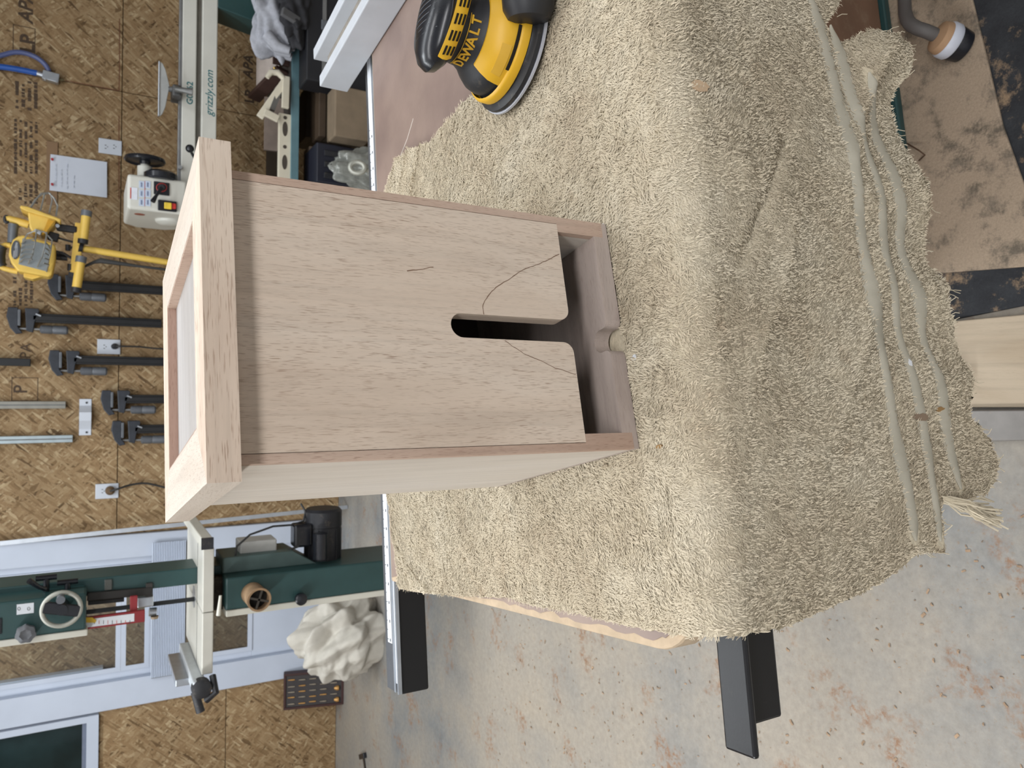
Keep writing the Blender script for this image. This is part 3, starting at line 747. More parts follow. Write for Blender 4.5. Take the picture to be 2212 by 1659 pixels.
# dark wavy growth lines crossing the front panel (flat marks in the wood)
M['growth'] = plain('dark_growth_line', (130, 103, 84), 0.7)
def front_line(pts, w, name='growth_line'):
    pl = []
    n_ = Vector((math.sin(BYAW), -math.cos(BYAW), 0))
    for x, y in pts:
        d = at(x, y, Y=1.0) - CAM; k = (BO - CAM).dot(n_) / d.dot(n_); q = BM_.inverted() @ (CAM + d * k); pl.append(Vector((q.x, -0.00015, q.z)))
    out = []
    for i in range(len(pl) - 1):
        for k in range(4):
            t_ = k / 4; p_ = pl[i].lerp(pl[i + 1], t_); out.append(p_ + Vector((random.uniform(-1, 1) * 0.0003, 0, random.uniform(-1, 1) * 0.0003)))
    out.append(pl[-1]); vs = []; fs = []
    for i, p_ in enumerate(out):
        t_ = (out[min(i + 1, len(out) - 1)] - out[max(i - 1, 0)]).normalized(); q = Vector((-t_.z, 0, t_.x)) * w * (0.6 + 0.6 * random.random())
        vs += [p_ + q, p_ - q, p_ - q + Vector((0, 0.0003, 0)), p_ + q + Vector((0, 0.0003, 0))]
    for i in range(len(out) - 1):
        a = i * 4
        for k in range(4): fs.append((a + k, a + (k + 1) % 4, a + 4 + (k + 1) % 4, a + 4 + k))
    obj(name, MB().add(vs, fs), M['growth'], box)
front_line([(1207, 549), (1185, 560), (1160, 572), (1126, 584), (1104, 600), (1075, 618), (1060, 632), (1048, 648), (1043, 660), (1045, 679)], 0.00028)
front_line([(1091, 736), (1112, 751), (1130, 763), (1165, 778), (1200, 795), (1244, 809)], 0.00022)
front_line([(880, 586), (905, 582), (936, 577)], 0.00032)

# ------------------------------------------------------------------ sander on the towel
M['yel'] = plain('yellow_plastic', (236, 184, 44), 0.42, 0, 0.06, 20, dust=0.06)
M['blk'] = plain('black_rubber', (38, 39, 43), 0.5, 0, 0.2, 30, dust=0.14)
M['blk2'] = plain('glossy_black_plastic', (30, 32, 38), 0.25, 0, 0.15, 30, dust=0.06)
M['void'] = plain('dark_slot', (22, 18, 12), 0.8)
sp = at(1110, 104, Z=0.8815)
sander = thing('orbital_sander', 'yellow and black palm sander standing on the beige towel', 'sander', (sp.x, sp.y, 0.8815), (0, math.radians(5), 0))
def patch(prof, a0, a1, n=24, lift=0.0, thick=0.0012, sx=1.0):
    """part of a surface of revolution between azimuths (degrees; -90 faces the camera)"""
    mb = MB(); vs = []; fs = []; m = len(prof)
    for layer in (lift, lift - thick):
        for r, z in prof:
            for k in range(n + 1):
                th = math.radians(a0 + (a1 - a0) * k / n); vs.append((sx * (r + layer) * math.cos(th), (r + layer) * math.sin(th), z))
    N = n + 1; off = m * N
    for i in range(m - 1):
        for k in range(n):
            a = i * N + k
            fs.append((a, a + 1, a + N + 1, a + N)); fs.append((a + off, a + N + off, a + N + 1 + off, a + 1 + off))
    for k in range(n):
        fs.append((k, k + off, k + 1 + off, k + 1)); b = (m - 1) * N + k; fs.append((b, b + 1, b + 1 + off, b + off))
    for i in range(m - 1):
        a = i * N; fs.append((a, a + N, a + N + off, a + off)); b = i * N + n; fs.append((b, b + off, b + N + off, b + N))
    return mb.add(vs, fs)
obj('hook_pad', MB().lathe([(0.0600, 0), (0.0625, 0.0008), (0.0625, 0.0030), (0.060, 0.0032)], n=48), plain('pale_grey_pad_rim', (196, 198, 206), 0.8), sander, smooth=True)
obj('backing_pad', MB().lathe([(0.0600, 0.003), (0.0615, 0.0045), (0.0610, 0.0075), (0.056, 0.0095), (0.054, 0.0130), (0.050, 0.0135)], n=48), M['blk'], sander, smooth=True)
bell = [(0.0505, 0.0125), (0.0505, 0.026), (0.0485, 0.033), (0.0430, 0.040), (0.0365, 0.046), (0.0325, 0.053), (0.0315, 0.062), (0.0330, 0.074), (0.0380, 0.082)]
obj('housing', MB().lathe(bell, n=48), M['blk'], sander, smooth=True)
ring = [(0.0535, 0.0115), (0.0560, 0.0125), (0.0562, 0.0190), (0.0545, 0.0215), (0.0530, 0.0220)]
obj('shroud', MB().lathe(ring, n=48, cap=False), M['yel'], sander, smooth=True)
obj('saddle', patch([(0.0515, 0.0215), (0.0508, 0.027), (0.0490, 0.0335), (0.0435, 0.0405), (0.0372, 0.0462)], -160, 10, 28, 0.0016, 0.002), M['yel'], sander, smooth=True)
obj('saddle_trim', patch([(0.0508, 0.026), (0.0495, 0.031), (0.0480, 0.0345)], -150, -118, 12, 0.0022, 0.001), plain('pale_yellow_label', (226, 178, 60), 0.5), sander, smooth=True)
for z0, z1, a0, a1 in ((0.0215, 0.0245, -140, -98), (0.0150, 0.0195, -92, -62)):
    obj('air_slot', patch([(0.0535, z0), (0.0535, z1)] if z0 > 0.02 else [(0.0555, z0), (0.0555, z1)], a0, a1, 14, 0.0010, 0.001), M['void'], sander)
obj('screw', MB().lathe([(0.0036, 0), (0.0036, 0.0012), (0.002, 0.0014)], (0.001, -0.0500, 0.033), (0, -1, 0.35), 14), plain('brown_screw_head', (126, 96, 74), 0.5), sander, smooth=True)
# palm grip: rounded, longer to the right, black dome over a yellow vented band
hs = 1.34; hx = 0.014
def head(v): return (v[0] * hs + hx + (v[2] - 0.08) * -0.15, v[1] * 0.84, 0.060 + (v[2] - 0.074) * 0.86 - v[0] * 0.16)
def dome(prof, n=48):
    mb = MB().lathe(prof, n=n); mb.v = [head(v) for v in mb.v]; return mb
obj('grip', dome([(0.030, 0.074), (0.040, 0.078), (0.0445, 0.085), (0.0450, 0.093), (0.0415, 0.101), (0.033, 0.108), (0.020, 0.1120), (0.006, 0.1130)]), M['blk2'], sander, smooth=True)
mb = MB()
for k in range(9):
    a = -0.030 + k * 0.0058
    pts = []
    for j in range(9):
        y = -0.030 + j * 0.0058; rr = max(0.0, 1 - (a / 0.060) ** 2 - (y / 0.045) ** 2); pts.append(head((a / hs, y, 0.0925 + 0.0211 * math.sqrt(rr))))
    mb.tube(pts, 0.0005, 5)
obj('grip_ribs', mb, plain('dark_grey_rib', (70, 72, 78), 0.5), sander)
vp = patch([(0.0448, 0.0795), (0.0468, 0.084), (0.0466, 0.089), (0.0448, 0.0940)], -152, 20, 30, 0.0008, 0.002)
vp.v = [head(v) for v in vp.v]
vent = obj('vent_band', vp, M['yel'], sander, smooth=True)
for row in range(3):
    for c in range(4):
        z = 0.0810 + row * 0.0042; a = -146 + c * 14
        q = patch([(0.0474, z), (0.0478, z + 0.0022)], a, a + 8.5, 4, 0.0006, 0.001)
        q.v = [head(v) for v in q.v]
        obj('vent_slot', q, M['void'], vent)
obj('band_screw', MB().lathe([(0.004, 0), (0.0035, 0.001)], (0.036, -0.0400, 0.060), (0.1, -1, 0), 14), plain('tan_screw_cap', (190, 150, 84), 0.5), vent)
# lettering bent round the neck
mt = plain('yellow_lettering', (226, 176, 50), 0.6)
for k, ch in enumerate('DEWALT'):
    th = math.radians(-178 + k * 15.5); rr = 0.0330
    p = (rr * math.cos(th), rr * math.sin(th), 0.0515)
    text('lettering', ch, 0.0130, mt, sander, p, (math.pi / 2 - 0.05, 0, th + math.pi / 2), 0.0003, 0.0, 0.95, 'CENTER', 0.0003)
for z in (0.0495, 0.0615): obj('lettering_line', patch([(0.0326, z), (0.0326, z + 0.0005)], -188, -92, 20, 0.0006, 0.0006), mt, sander)
dc = at(1146, 20, Y=sp.y - 0.055)
can = Vector((dc.x, dc.y, dc.z)) - Vector(sander.location)
obj('dust_canister', MB().lathe([(0.012, 0), (0.018, 0.002), (0.0225, 0.010), (0.0238, 0.024), (0.0238, 0.034), (0.0225, 0.036), (0.0225, 0.085), (0.020, 0.09)], can + Vector((-0.016, -0.004, 0.004)), (0.94, -0.1, 0.16), 32), M['blk'], sander, smooth=True)
obj('dust_port', MB().cyl((0.03, -0.02, 0.028), can + Vector((0.006, 0, 0.004)), 0.015, 0.017, 20), M['yel'], sander, smooth=True)

# ------------------------------------------------------------------ things on and by the back wall
def rod(a, b, r, Y, n=12): return MB().cyl(at(*a, Y=Y), at(*b, Y=Y), r, r, n)
def slab(x0, x1, y0, y1, Y, dep, mb=None):
    """upright block whose camera side covers picture box x0..x1, y0..y1 at distance Y"""
    xm, ym = (x0 + x1) / 2, (y0 + y1) / 2
    X = sorted((at(xm, y0, Y=Y).x, at(xm, y1, Y=Y).x)); Z = sorted((at(x0, ym, Y=Y).z, at(x1, ym, Y=Y).z))
    return (mb or MB()).span((X[0], Y, Z[0]), (X[1], Y + dep, Z[1]))
M['plate'] = plain('white_wall_plate', (214, 220, 230), 0.4, 0, 0.02, 20)
M['hole'] = plain('dark_socket_hole', (60, 62, 66), 0.6)
def outlet(cx, cy, label, plug=None, sc=1.0, Y=WY):
    t = thing('wall_outlet', label, 'outlet', at(cx, cy, Y=Y), group=None); P = Part(t)
    P('cover_plate', slab(cx - 25 * sc, cx + 25 * sc, cy - 16 * sc, cy + 16 * sc, Y - 0.008, 0.0078), M['plate'], bevel=0.002)
    mb = MB()
    for dx in (-9, 9):
        for dy in (-3.5, 3.5): slab(cx + (dx - 2.6) * sc, cx + (dx + 1.0) * sc, cy + (dy - 0.7) * sc, cy + (dy + 0.7) * sc, Y - 0.0086, 0.001, mb)
        slab(cx + (dx + 2.4) * sc, cx + (dx + 4.2) * sc, cy - 1 * sc, cy + 1 * sc, Y - 0.0086, 0.001, mb)
    P('socket_slots', mb, M['hole'])
    return t
outlet(238, 317, 'white double wall outlet, empty, beside the pinned sheet of paper')
o_ = outlet(235, 749, 'white wall outlet with black plug between hanging clamps')
o2 = outlet(231, 1061, 'white wall outlet with round brown plug left of the clamps')
o3 = outlet(231, 1218, 'cream outlet plate seen through the door glass', sc=0.9, Y=5.35)
M['cord'] = plain('dark_grey_cord', (52, 52, 52), 0.6)
def cord(name, label, pts, r, Y, cat='cord', plug=None, mat=None):
    """smooth cable through picture points (x, y[, Y])"""
    P3 = [at(p[0], p[1], Y=(p[2] if len(p) > 2 else Y)) for p in pts]; out = []
    for i in range(len(P3) - 1):
        p0, p1, p2, p3 = P3[max(i - 1, 0)], P3[i], P3[i + 1], P3[min(i + 2, len(P3) - 1)]
        for k in range(6):
            t = k / 6
            out.append(0.5 * ((2 * p1) + (p2 - p0) * t + (2 * p0 - 5 * p1 + 4 * p2 - p3) * t * t + (3 * p1 - p0 - 3 * p2 + p3) * t ** 3))
    out.append(P3[-1])
    t = thing(name, label, cat, P3[0]); P = Part(t); P('cable', MB().tube(out, r, 8), mat or M['cord'], smooth=True)
    if plug: plug(P, P3[0])
    return t
cord('plug_lead', 'thin dark cord hanging from the outlet between clamps', [(247, 748, WY - 0.035), (262, 748, WY - 0.045), (300, 749, WY - 0.03), (340, 753, WY - 0.02), (420, 756, WY - 0.02)], 0.004, WY,
     plug=lambda P, p: P('plug', MB().lathe([(0.014, 0), (0.014, 0.02), (0.008, 0.034)], p + Vector((0, 0.024, 0)), (0, -1, -0.2), 14), M['blk'], smooth=True))
cord('plug_lead', 'dark cord with round brown plug drooping from the left outlet', [(238, 1061, WY - 0.04), (255, 1056, WY - 0.05), (280, 1048, WY - 0.03), (310, 1044, WY - 0.02), (340, 1049, WY - 0.02), (420, 1070, WY - 0.02)], 0.005, WY,
     plug=lambda P, p: P('plug', MB().lathe([(0.021, 0), (0.021, 0.018), (0.012, 0.026), (0.010, 0.03)], p + Vector((0, 0.030, 0)), (0, -1, 0), 18), plain('brown_rubber_plug', (112, 92, 70), 0.6), smooth=True))

# paper pinned over a cardboard strip
t = tag(obj('cardboard_strip', slab(100, 124, 306, 442, WY - 0.006, 0.0058), plain('brown_cardboard', (140, 112, 84), 0.8, 0, 0.06)), 'narrow brown cardboard strip behind the pinned paper', 'cardboard')
pap = thing('paper_sheet', 'white sheet of paper hanging from two red pins', 'paper', at(170, 381, Y=WY)); P = Part(pap)
c = [at(109, 333, Y=WY - 0.008), at(231, 350, Y=WY - 0.012), at(231, 427, Y=WY - 0.014), at(107, 411, Y=WY - 0.008)]
d_ = Vector((0, 0.0008, 0)); P('sheet', MB().add(c + [q + d_ for q in c], [(0, 1, 2, 3), (7, 6, 5, 4), (0, 4, 5, 1), (1, 5, 6, 2), (2, 6, 7, 3), (3, 7, 4, 0)]), plain('white_paper', (216, 222, 234), 0.8, 0, 0.02))
mb = MB(); r_ = random.Random(4)
for row, (xx, ya, yb) in enumerate(((121, 352, 402), (133, 366, 404), (145, 360, 408), (160, 384, 406))):
    y = yb
    while y > ya:
        L = r_.uniform(3, 8); mb.bar(at(xx, y, Y=WY - 0.0135), at(xx + r_.uniform(-1, 1), y - L, Y=WY - 0.0135), 0.0016, 0.0006, (0, 1, 0)); y -= L + 3
P('pencil_scribble', mb, plain('faint_pencil', (176, 184, 200), 0.8))
for y in (345, 399): P('push_pin', MB().lathe([(0.005, 0), (0.003, 0.006), (0.006, 0.012)], at(113, y, Y=WY - 0.010), (0, -1, 0), 10), plain('red_pin', (176, 44, 50), 0.4), smooth=True)

# blue air hoses and their aluminium manifold
M['blue'] = plain('blue_hose', (40, 92, 178), 0.4, 0, 0.06)
mf = thing('air_manifold', 'small aluminium air fitting on the wall under blue hoses', 'fitting', at(110, 167, Y=WY)); P = Part(mf)
a, b = at(92, 162, Y=WY - 0.02), at(128, 172, Y=WY - 0.02)
P('block', MB().bar(a, b, 0.042, 0.035, (0, 1, 0)), M['alu'], bevel=0.003)
P('elbow', MB().cyl(at(80, 158, Y=WY - 0.02), a, 0.013, 0.013, 14), M['alu'], smooth=True)
P('drain', MB().cyl(b, at(139, 173, Y=WY - 0.02), 0.009, 0.005, 12), plain('brass_drain', (120, 110, 84), 0.4, 0.6), smooth=True)
P('bolt', MB().cyl(at(97, 172, Y=WY - 0.045), at(97, 172, Y=WY - 0.035), 0.004, None, 10).cyl(at(122, 177, Y=WY - 0.045), at(122, 177, Y=WY - 0.035), 0.004, None, 10), M['steel'])
cord('air_hose', 'bright blue straight air hose running up the wall', [(80, 158), (40, 150), (0, 144), (-60, 138)], 0.013, WY - 0.02, 'hose', mat=M['blue'])
cord('air_hose', 'greyish blue air hose bending over above the fitting', [(106, 155), (98, 140), (80, 125), (55, 115), (30, 113), (0, 120), (-50, 128)], 0.011, WY - 0.02, 'hose', mat=plain('grey_blue_hose', (92, 102, 146), 0.4))

# ---- hanging bar clamps
M['clamp'] = plain('charcoal_clamp_iron', (52, 56, 64), 0.45, 0.1, 0.2, 40)
M['bar'] = plain('black_clamp_bar', (26, 27, 30), 0.5, 0, 0.2, 20)
M['hdl'] = plain('grey_clamp_handle', (104, 108, 114), 0.4, 0.1, 0.12, 60)
def clamp(xh, yc, xe, label, hl=1.0):
    """xh: picture column of the head's top, yc: row of the bar at its head, xe: column of the bar's lower end"""
    Y = WY - 0.035; top = at(xh, yc, Y=Y); end = at(xe, yc, Y=Y)
    t = thing('bar_clamp', label, 'clamp', top, group='bar clamps hanging on the wall')
    L = top.z - end.z
    obj('bar', MB().span((-0.021, -0.012, -L), (0.021, 0.012, -0.075)).span((-0.012, -0.018, -L), (0.012, -0.011, -0.09)), M['bar'], t, bevel=0.003)
    obj('fixed_jaw', MB().prism([(0.042, 0.004), (0.0, 0.010), (-0.050, -0.004), (-0.078, -0.026), (-0.072, -0.052), (-0.045, -0.034), (0.042, -0.034)][::-1], lambda a, b, h: Vector((a, h, b)), -0.02, 0.02), M['clamp'], t, bevel=0.003)
    obj('jaw_face', MB().span((-0.040, -0.023, -0.044), (0.034, 0.023, -0.033)), M['hdl'], t, bevel=0.002)
    obj('sliding_jaw', MB().prism([(0.042, -0.060), (-0.062, -0.066), (-0.068, -0.092), (-0.022, -0.098), (0.030, -0.116), (0.042, -0.112)][::-1], lambda a, b, h: Vector((a, h, b)), -0.018, 0.018), M['clamp'], t, bevel=0.003)
    obj('screw', MB().cyl((-0.052, -0.004, -0.03), (-0.052, -0.004, -0.120), 0.006, None, 12), M['steel'], t, smooth=True)
    h = obj('handle', MB().lathe([(0.012, 0), (0.019, 0.006), (0.020, 0.045), (0.0175, 0.050), (0.0195, 0.056), (0.020, 0.105 * hl), (0.014, 0.112 * hl)], (-0.052, -0.004, -0.118), (0, 0, -1), 16), M['hdl'], t, smooth=True)
    obj('clutch_tab', MB().box((0.012, -0.022, -0.112), (0.006, 0.004, 0.022), (0, 0.4, 0)), M['alu'], t)
    return t
clamp(108, 612, 352, 'black bar clamp hanging behind the yellow work light')
clamp(20, 684, 349, 'black bar clamp hung highest, left of the work light')
clamp(110, 776, 420, 'black bar clamp hanging beside the outlet with black plug')
clamp(222, 862, 430, 'black bar clamp hanging straight below the dull aluminium bar')
clamp(245, 928, 430, 'leftmost and lowest black bar clamp, below the bright aluminium bar')
t = tag(obj('clamp_bar', slab(-60, 66, 773, 790, WY - 0.05, 0.03), M['bar'], bevel=0.003), 'lower end of a black clamp bar hanging from above', 'clamp')
for y0, y1, xe, lb, mt_ in ((867, 883, 142, 'dull aluminium bar hanging above the white bracket', plain('dull_aluminium', (152, 150, 142), 0.5, 0.5)), (942, 958, 157, 'bright aluminium bar hanging left of the white bracket', plain('bright_aluminium', (186, 200, 206), 0.35, 0.6))):
    t = thing('hanging_bar', lb, 'metal bar', at(xe, y0, Y=WY - 0.03), group='aluminium bars on the wall'); P = Part(t)
    P('channel', slab(-60, xe, y0, y1, WY - 0.03, 0.025), mt_, bevel=0.002)
    P('groove', slab(-60, xe - 1, (y0 + y1) / 2 - 1.2, (y0 + y1) / 2 + 1.2, WY - 0.0308, 0.002), plain('grey_groove', (110, 112, 112), 0.5))
br = thing('wall_bracket', 'white strap bracket with a hump screwed to the wall', 'bracket', at(185, 900, Y=WY)); P = Part(br)
y_ = [at(185, v, Y=WY).x for v in (940, 927, 922, 908, 890, 882, 876, 862)]; dz = (Zx(172) - Zx(198)) / 2; zc = Zx(185)
prof = [(y_[0], WY - 0.004), (y_[1], WY - 0.004), (y_[2], WY - 0.012), (y_[3], WY - 0.038), (y_[4], WY - 0.040), (y_[5], WY - 0.018), (y_[6], WY - 0.004), (y_[7], WY - 0.004)]
poly = prof + [(a, min(b + 0.0035, WY - 0.0002)) for a, b in reversed(prof)]
P('strap', MB().prism(poly, lambda a, b, h: Vector((a, b, zc + h)), -dz, dz), M['plate'], smooth=25)
for y in (870, 934): P('screw', MB().cyl(at(187, y, Y=WY - 0.004), at(187, y, Y=WY - 0.007), 0.005, None, 10), M['hole'])

# ---- leaning straightedge and carpet of things near the door
s0, s1 = at(752, 1095, Z=0.0), at(-40, 1178, Y=WY - 0.03)
t = tag(obj('straightedge', MB().bar(s0 + Vector((0, 0, 0.003)), s1, 0.02, 0.006, (0, 1, 0)), M['alu']), 'long thin aluminium straightedge leaning on the wall by the door', 'straightedge')
# pleated blind gathered across the door glass
bl = thing('pleated_blind', 'white ribbed pleated blind gathered across the door glass', 'blind', at(365, 1315, Y=WY - 0.07)); P = Part(bl)
NB = 20
for k in range(NB):
    xa = 328 + (402 - 328) * k / NB; xb = 328 + (402 - 328) * (k + 1) / NB
    za, zb_ = at(xa, 1315, Y=WY - 0.07).z, at(xb, 1315, Y=WY - 0.07).z; Xa, Xb = at(365, 1172, Y=WY - 0.07).x, at(365, 1462, Y=WY - 0.07).x
    P('pleat', MB().prism([(za - 0.0002, WY - 0.046), ((za + zb_) / 2, WY - 0.0515), (zb_ + 0.0002, WY - 0.046), ((za + zb_) / 2, WY - 0.040)], lambda a, b, h: Vector((h, b, a)), Xb, Xa), M['white'])
P('backing_strip', slab(328, 402, 1174, 1460, WY - 0.035, 0.01), plain('grey_blind_backing', (150, 156, 166), 0.6))

# ---- work light
wlY = 3.72
M['lyel'] = plain('faded_yellow_paint', (230, 192, 92), 0.45, 0, 0.06, 25)
M['wire'] = plain('grey_wire', (150, 150, 146), 0.4, 0.5)
wl = thing('work_light', 'yellow twin head halogen work light on a yellow stand', 'work light', at(360, 567, Y=wlY)); P = Part(wl)
G = lambda x, y, Y=wlY: at(x * 0.1266, 430 + y * 0.1266, Y=Y)
P('pole', MB().cyl(G(1330, 830), at(640, 612, Y=wlY), 0.0145, 0.0145, 16), M['lyel'], smooth=True)
P('pole_collar', MB().cyl(G(1350, 820), G(1420, 838), 0.024, 0.021, 16), M['blk'], smooth=True)
cb = P('cross_bar', MB().bar(G(1365, 415), G(1270, 1300), 0.036, 0.020, (0, 1, 0)), M['lyel'], bevel=0.003)
P('bar_end', MB().bar(G(1266, 1265), G(1250, 1345), 0.040, 0.024, (0, 1, 0)), M['blk'], cb)
for (a, b) in (((1480, 200), (1410, 760)), ((1390, 980), (1295, 1590))):
    av, bv = Vector((*a, 0)), Vector((*b, 0)); A_ = lambda f: G(*(av.lerp(bv, f))[:2], wlY - 0.03)
    tb = P('leg_tube', MB().cyl(A_(0.12), A_(0.90), 0.018, 0.018, 16), M['lyel'], smooth=True)
    P('end_cap', MB().cyl(A_(0), A_(0.17), 0.021, 0.021, 16), M['hdl'], tb, smooth=True); P('end_cap', MB().cyl(A_(0.87), A_(1), 0.020, 0.020, 16), M['blk'], tb, smooth=True)
def flatpoly(pts, Y0, Y1, bev=0.004): return MB().prism([(p[0], p[1]) for p in pts], lambda a, b, h: G(a, b, Y0) if h == 0 else G(a, b, Y0) + Vector((0, Y1 - Y0, 0)), 0, 1)
# lamp facing the camera
hA = P('lamp_head', flatpoly([(390, 615), (870, 740), (950, 800), (945, 1000), (890, 1290), (840, 1330), (300, 1230), (190, 1090), (145, 960), (160, 840), (220, 690), (310, 630)], wlY - 0.07, wlY + 0.03), M['lyel'], bevel=0.010, seg=3)
P('lens', flatpoly([(385, 670), (865, 790), (800, 1235), (315, 1110)], wlY - 0.0735, wlY - 0.066), plain('grey_lamp_lens', (140, 146, 148), 0.3, 0, 0.08, 60), hA)
oc = G(265, 865, wlY - 0.074); ov = [(265 + 75 * math.cos(t) - 14 * math.sin(t), 865 + 160 * math.sin(t) + 12 * math.cos(t)) for t in np.linspace(0, 2 * math.pi, 28, endpoint=False)]
P('badge', flatpoly(ov, wlY - 0.075, wlY - 0.066), plain('dark_grey_badge', (74, 76, 80), 0.4), hA)
mbk = MB()
for r0 in ((235, 940, 1010), (262, 880, 1000), (290, 850, 980)): mbk.bar(G(r0[0] - 6, r0[2], wlY - 0.0756), G(r0[0] + 6, r0[1] - 60, wlY - 0.0756), 0.0035, 0.0008, (0, 1, 0))
mbk.bar(G(262, 840, wlY - 0.0756), G(290, 740, wlY - 0.0756), 0.007, 0.0008, (0, 1, 0))
P('badge_print', mbk, plain('light_badge_print', (150, 152, 156), 0.5), hA)
P('side_fins', flatpoly([(405, 1240), (800, 1320), (690, 1330), (560, 1370), (400, 1330)], wlY - 0.03, wlY + 0.05), M['lyel'], hA, bevel=0.003)
cg = P('lamp_cage', MB(), M['wire'], hA) if False else None
mb = MB()
for pts in ([(625, 530, 0.13), (600, 740, 0.15), (555, 955, 0.14), (480, 1105, 0.08)], [(800, 565, 0.13), (770, 780, 0.15), (720, 980, 0.14), (635, 1160, 0.08)], [(890, 690, 0.12), (865, 900, 0.13), (830, 1050, 0.12), (795, 1240, 0.075)],
            [(385, 740, 0.075), (470, 590, 0.12), (600, 540, 0.13), (760, 560, 0.13), (880, 690, 0.12)]): mb.tube([G(a, b, wlY - d) for a, b, d in pts], 0.0028, 6)
for k in range(5):
    y0 = 760 + k * 80; mb.tube([G(372 - k * 9, y0, wlY - 0.075), G(440 - k * 8, y0 - 60, wlY - 0.12), G(590 - k * 10, y0 - 75 + k * 6, wlY - 0.148)], 0.0028, 6)
    mb.tube([G(775 - k * 8, y0 - 20 + k * 8, wlY - 0.148), G(835, y0 + 40, wlY - 0.12), G(850 - k * 8, y0 + 80, wlY - 0.08)], 0.0028, 6)
P('wire_cage', mb, M['wire'], hA)
P('handle_tube', MB().tube([G(180, 790), G(90, 785), G(40, 810), G(5, 860)], 0.011, 10), M['lyel'], hA, smooth=True)
P('handle_tube', MB().tube([G(300, 1240), G(180, 1215), G(60, 1180), G(10, 1150)], 0.011, 10), M['lyel'], hA, smooth=True)
P('handle_grip', MB().tube([G(45, 805), G(15, 850), G(0, 960), G(5, 1090), G(40, 1150)], 0.019, 12), M['blk'], hA, smooth=True)
P('lamp_arm', MB().bar(G(950, 900), G(1080, 925), 0.012, 0.012, (0, 1, 0)).tube([G(1080, 925), G(1240, 1020), G(1250, 1180)], 0.006, 8).tube([G(940, 985, wlY + 0.02), G(1150, 1000, wlY + 0.02)], 0.014, 10), M['blk'], hA)
P('wing_knob', MB().cyl(G(1160, 780), G(1160, 880), 0.010, None, 10).cyl(G(1150, 830), G(1240, 830), 0.006, None, 8), M['blk'], smooth=True)
P('wing_knob', MB().cyl(G(1200, 1110), G(1195, 1220), 0.011, None, 10), M['blk'], smooth=True)
# lamp turned sideways
hB = P('lamp_head', flatpoly([(470, 210), (960, 330), (930, 430), (800, 570), (720, 610), (545, 560), (500, 470)], wlY - 0.06, wlY + 0.07), M['lyel'], bevel=0.006)
P('rim', flatpoly([(335, 150), (350, 105), (470, 125), (1040, 340), (1030, 400), (940, 350), (460, 210)], wlY - 0.075, wlY + 0.085), M['lyel'], hB, bevel=0.004)
P('side_panel', flatpoly([(820, 345), (925, 380), (790, 560), (715, 605)], wlY - 0.066, wlY - 0.05), plain('deep_yellow_paint', (206, 152, 36), 0.45), hB)
P('latch', flatpoly([(570, 545), (600, 505), (720, 540), (690, 615)], wlY - 0.07, wlY + 0.03), M['alu'], hB, bevel=0.002)
mb = MB()
for a, dd in ((-0.05, 0), (0.02, 0), (0.09, 0)):
    pass
for pts in ([(530, 145), (620, 0), (700, -95), (830, -110), (920, -20), (985, 110), (960, 290)], [(690, 195), (735, 20), (760, -90)], [(840, 240), (890, 20), (860, -100)]):
    mb.tube([G(a, b, wlY - 0.02) for a, b in pts], 0.0032, 6)
mb.tube([G(a, b, wlY + 0.06) for a, b in [(520, 145), (600, 10), (720, -80), (850, -95), (940, 0), (975, 120), (955, 290)]], 0.0032, 6)
P('wire_cage', mb, M['wire'], hB)
P('handle_tube', MB().tube([G(490, 440), G(300, 380), G(150, 330), G(110, 335)], [0.016, 0.016, 0.012, 0.011], 10), M['lyel'], hB, smooth=True)
P('handle_ring', MB().tube([G(110 + 30 * math.cos(t), 345 + 55 * math.sin(t)) for t in np.linspace(0, 2 * math.pi, 14, endpoint=False)], 0.006, 8, closed=True), M['blk'], hB, smooth=True)
P('handle_grip', MB().cyl(G(230, 430), G(205, 750), 0.019, 0.017, 14), M['hdl'], hB, smooth=True)
P('lamp_arm', MB().bar(G(960, 480), G(1320, 530), 0.030, 0.03, (0, 1, 0)), M['blk'], hB, bevel=0.008)
P('arm_bolt', MB().cyl(G(980, 455, wlY - 0.025), G(980, 455, wlY - 0.012), 0.008, None, 10), M['alu'], hB)
P('junction_box', MB().bar(G(820, 620), G(1000, 670), 0.036, 0.03, (0, 1, 0)), M['blk'], hB, bevel=0.004)
P('supply_cord', MB().tube([G(1000, 665), G(1120, 700), G(1290, 745)], 0.0045, 8).tube([G(1410, 1165), G(1600, 1080), G(1720, 1050), at(300, 575, Y=wlY - 0.02), at(420, 590, Y=wlY - 0.02)], [0.0045, 0.007, 0.012, 0.006, 0.005], 8), M['cord'], smooth=True)
# three spread feet of the stand, on the floor
base = at(640, 612, Y=wlY)
mb = MB()
for k in range(3):
    a = 0.5 + k * 2.1; mb.cyl(Vector((base.x, base.y, 0.42)), Vector((base.x + 0.34 * math.cos(a), base.y + 0.34 * math.sin(a), 0.012)), 0.012, 0.012, 10)
P('stand_feet', mb.cyl(Vector((base.x, base.y, base.z)), Vector((base.x, base.y, 0.25)), 0.018, 0.018, 12), M['lyel'], smooth=True)

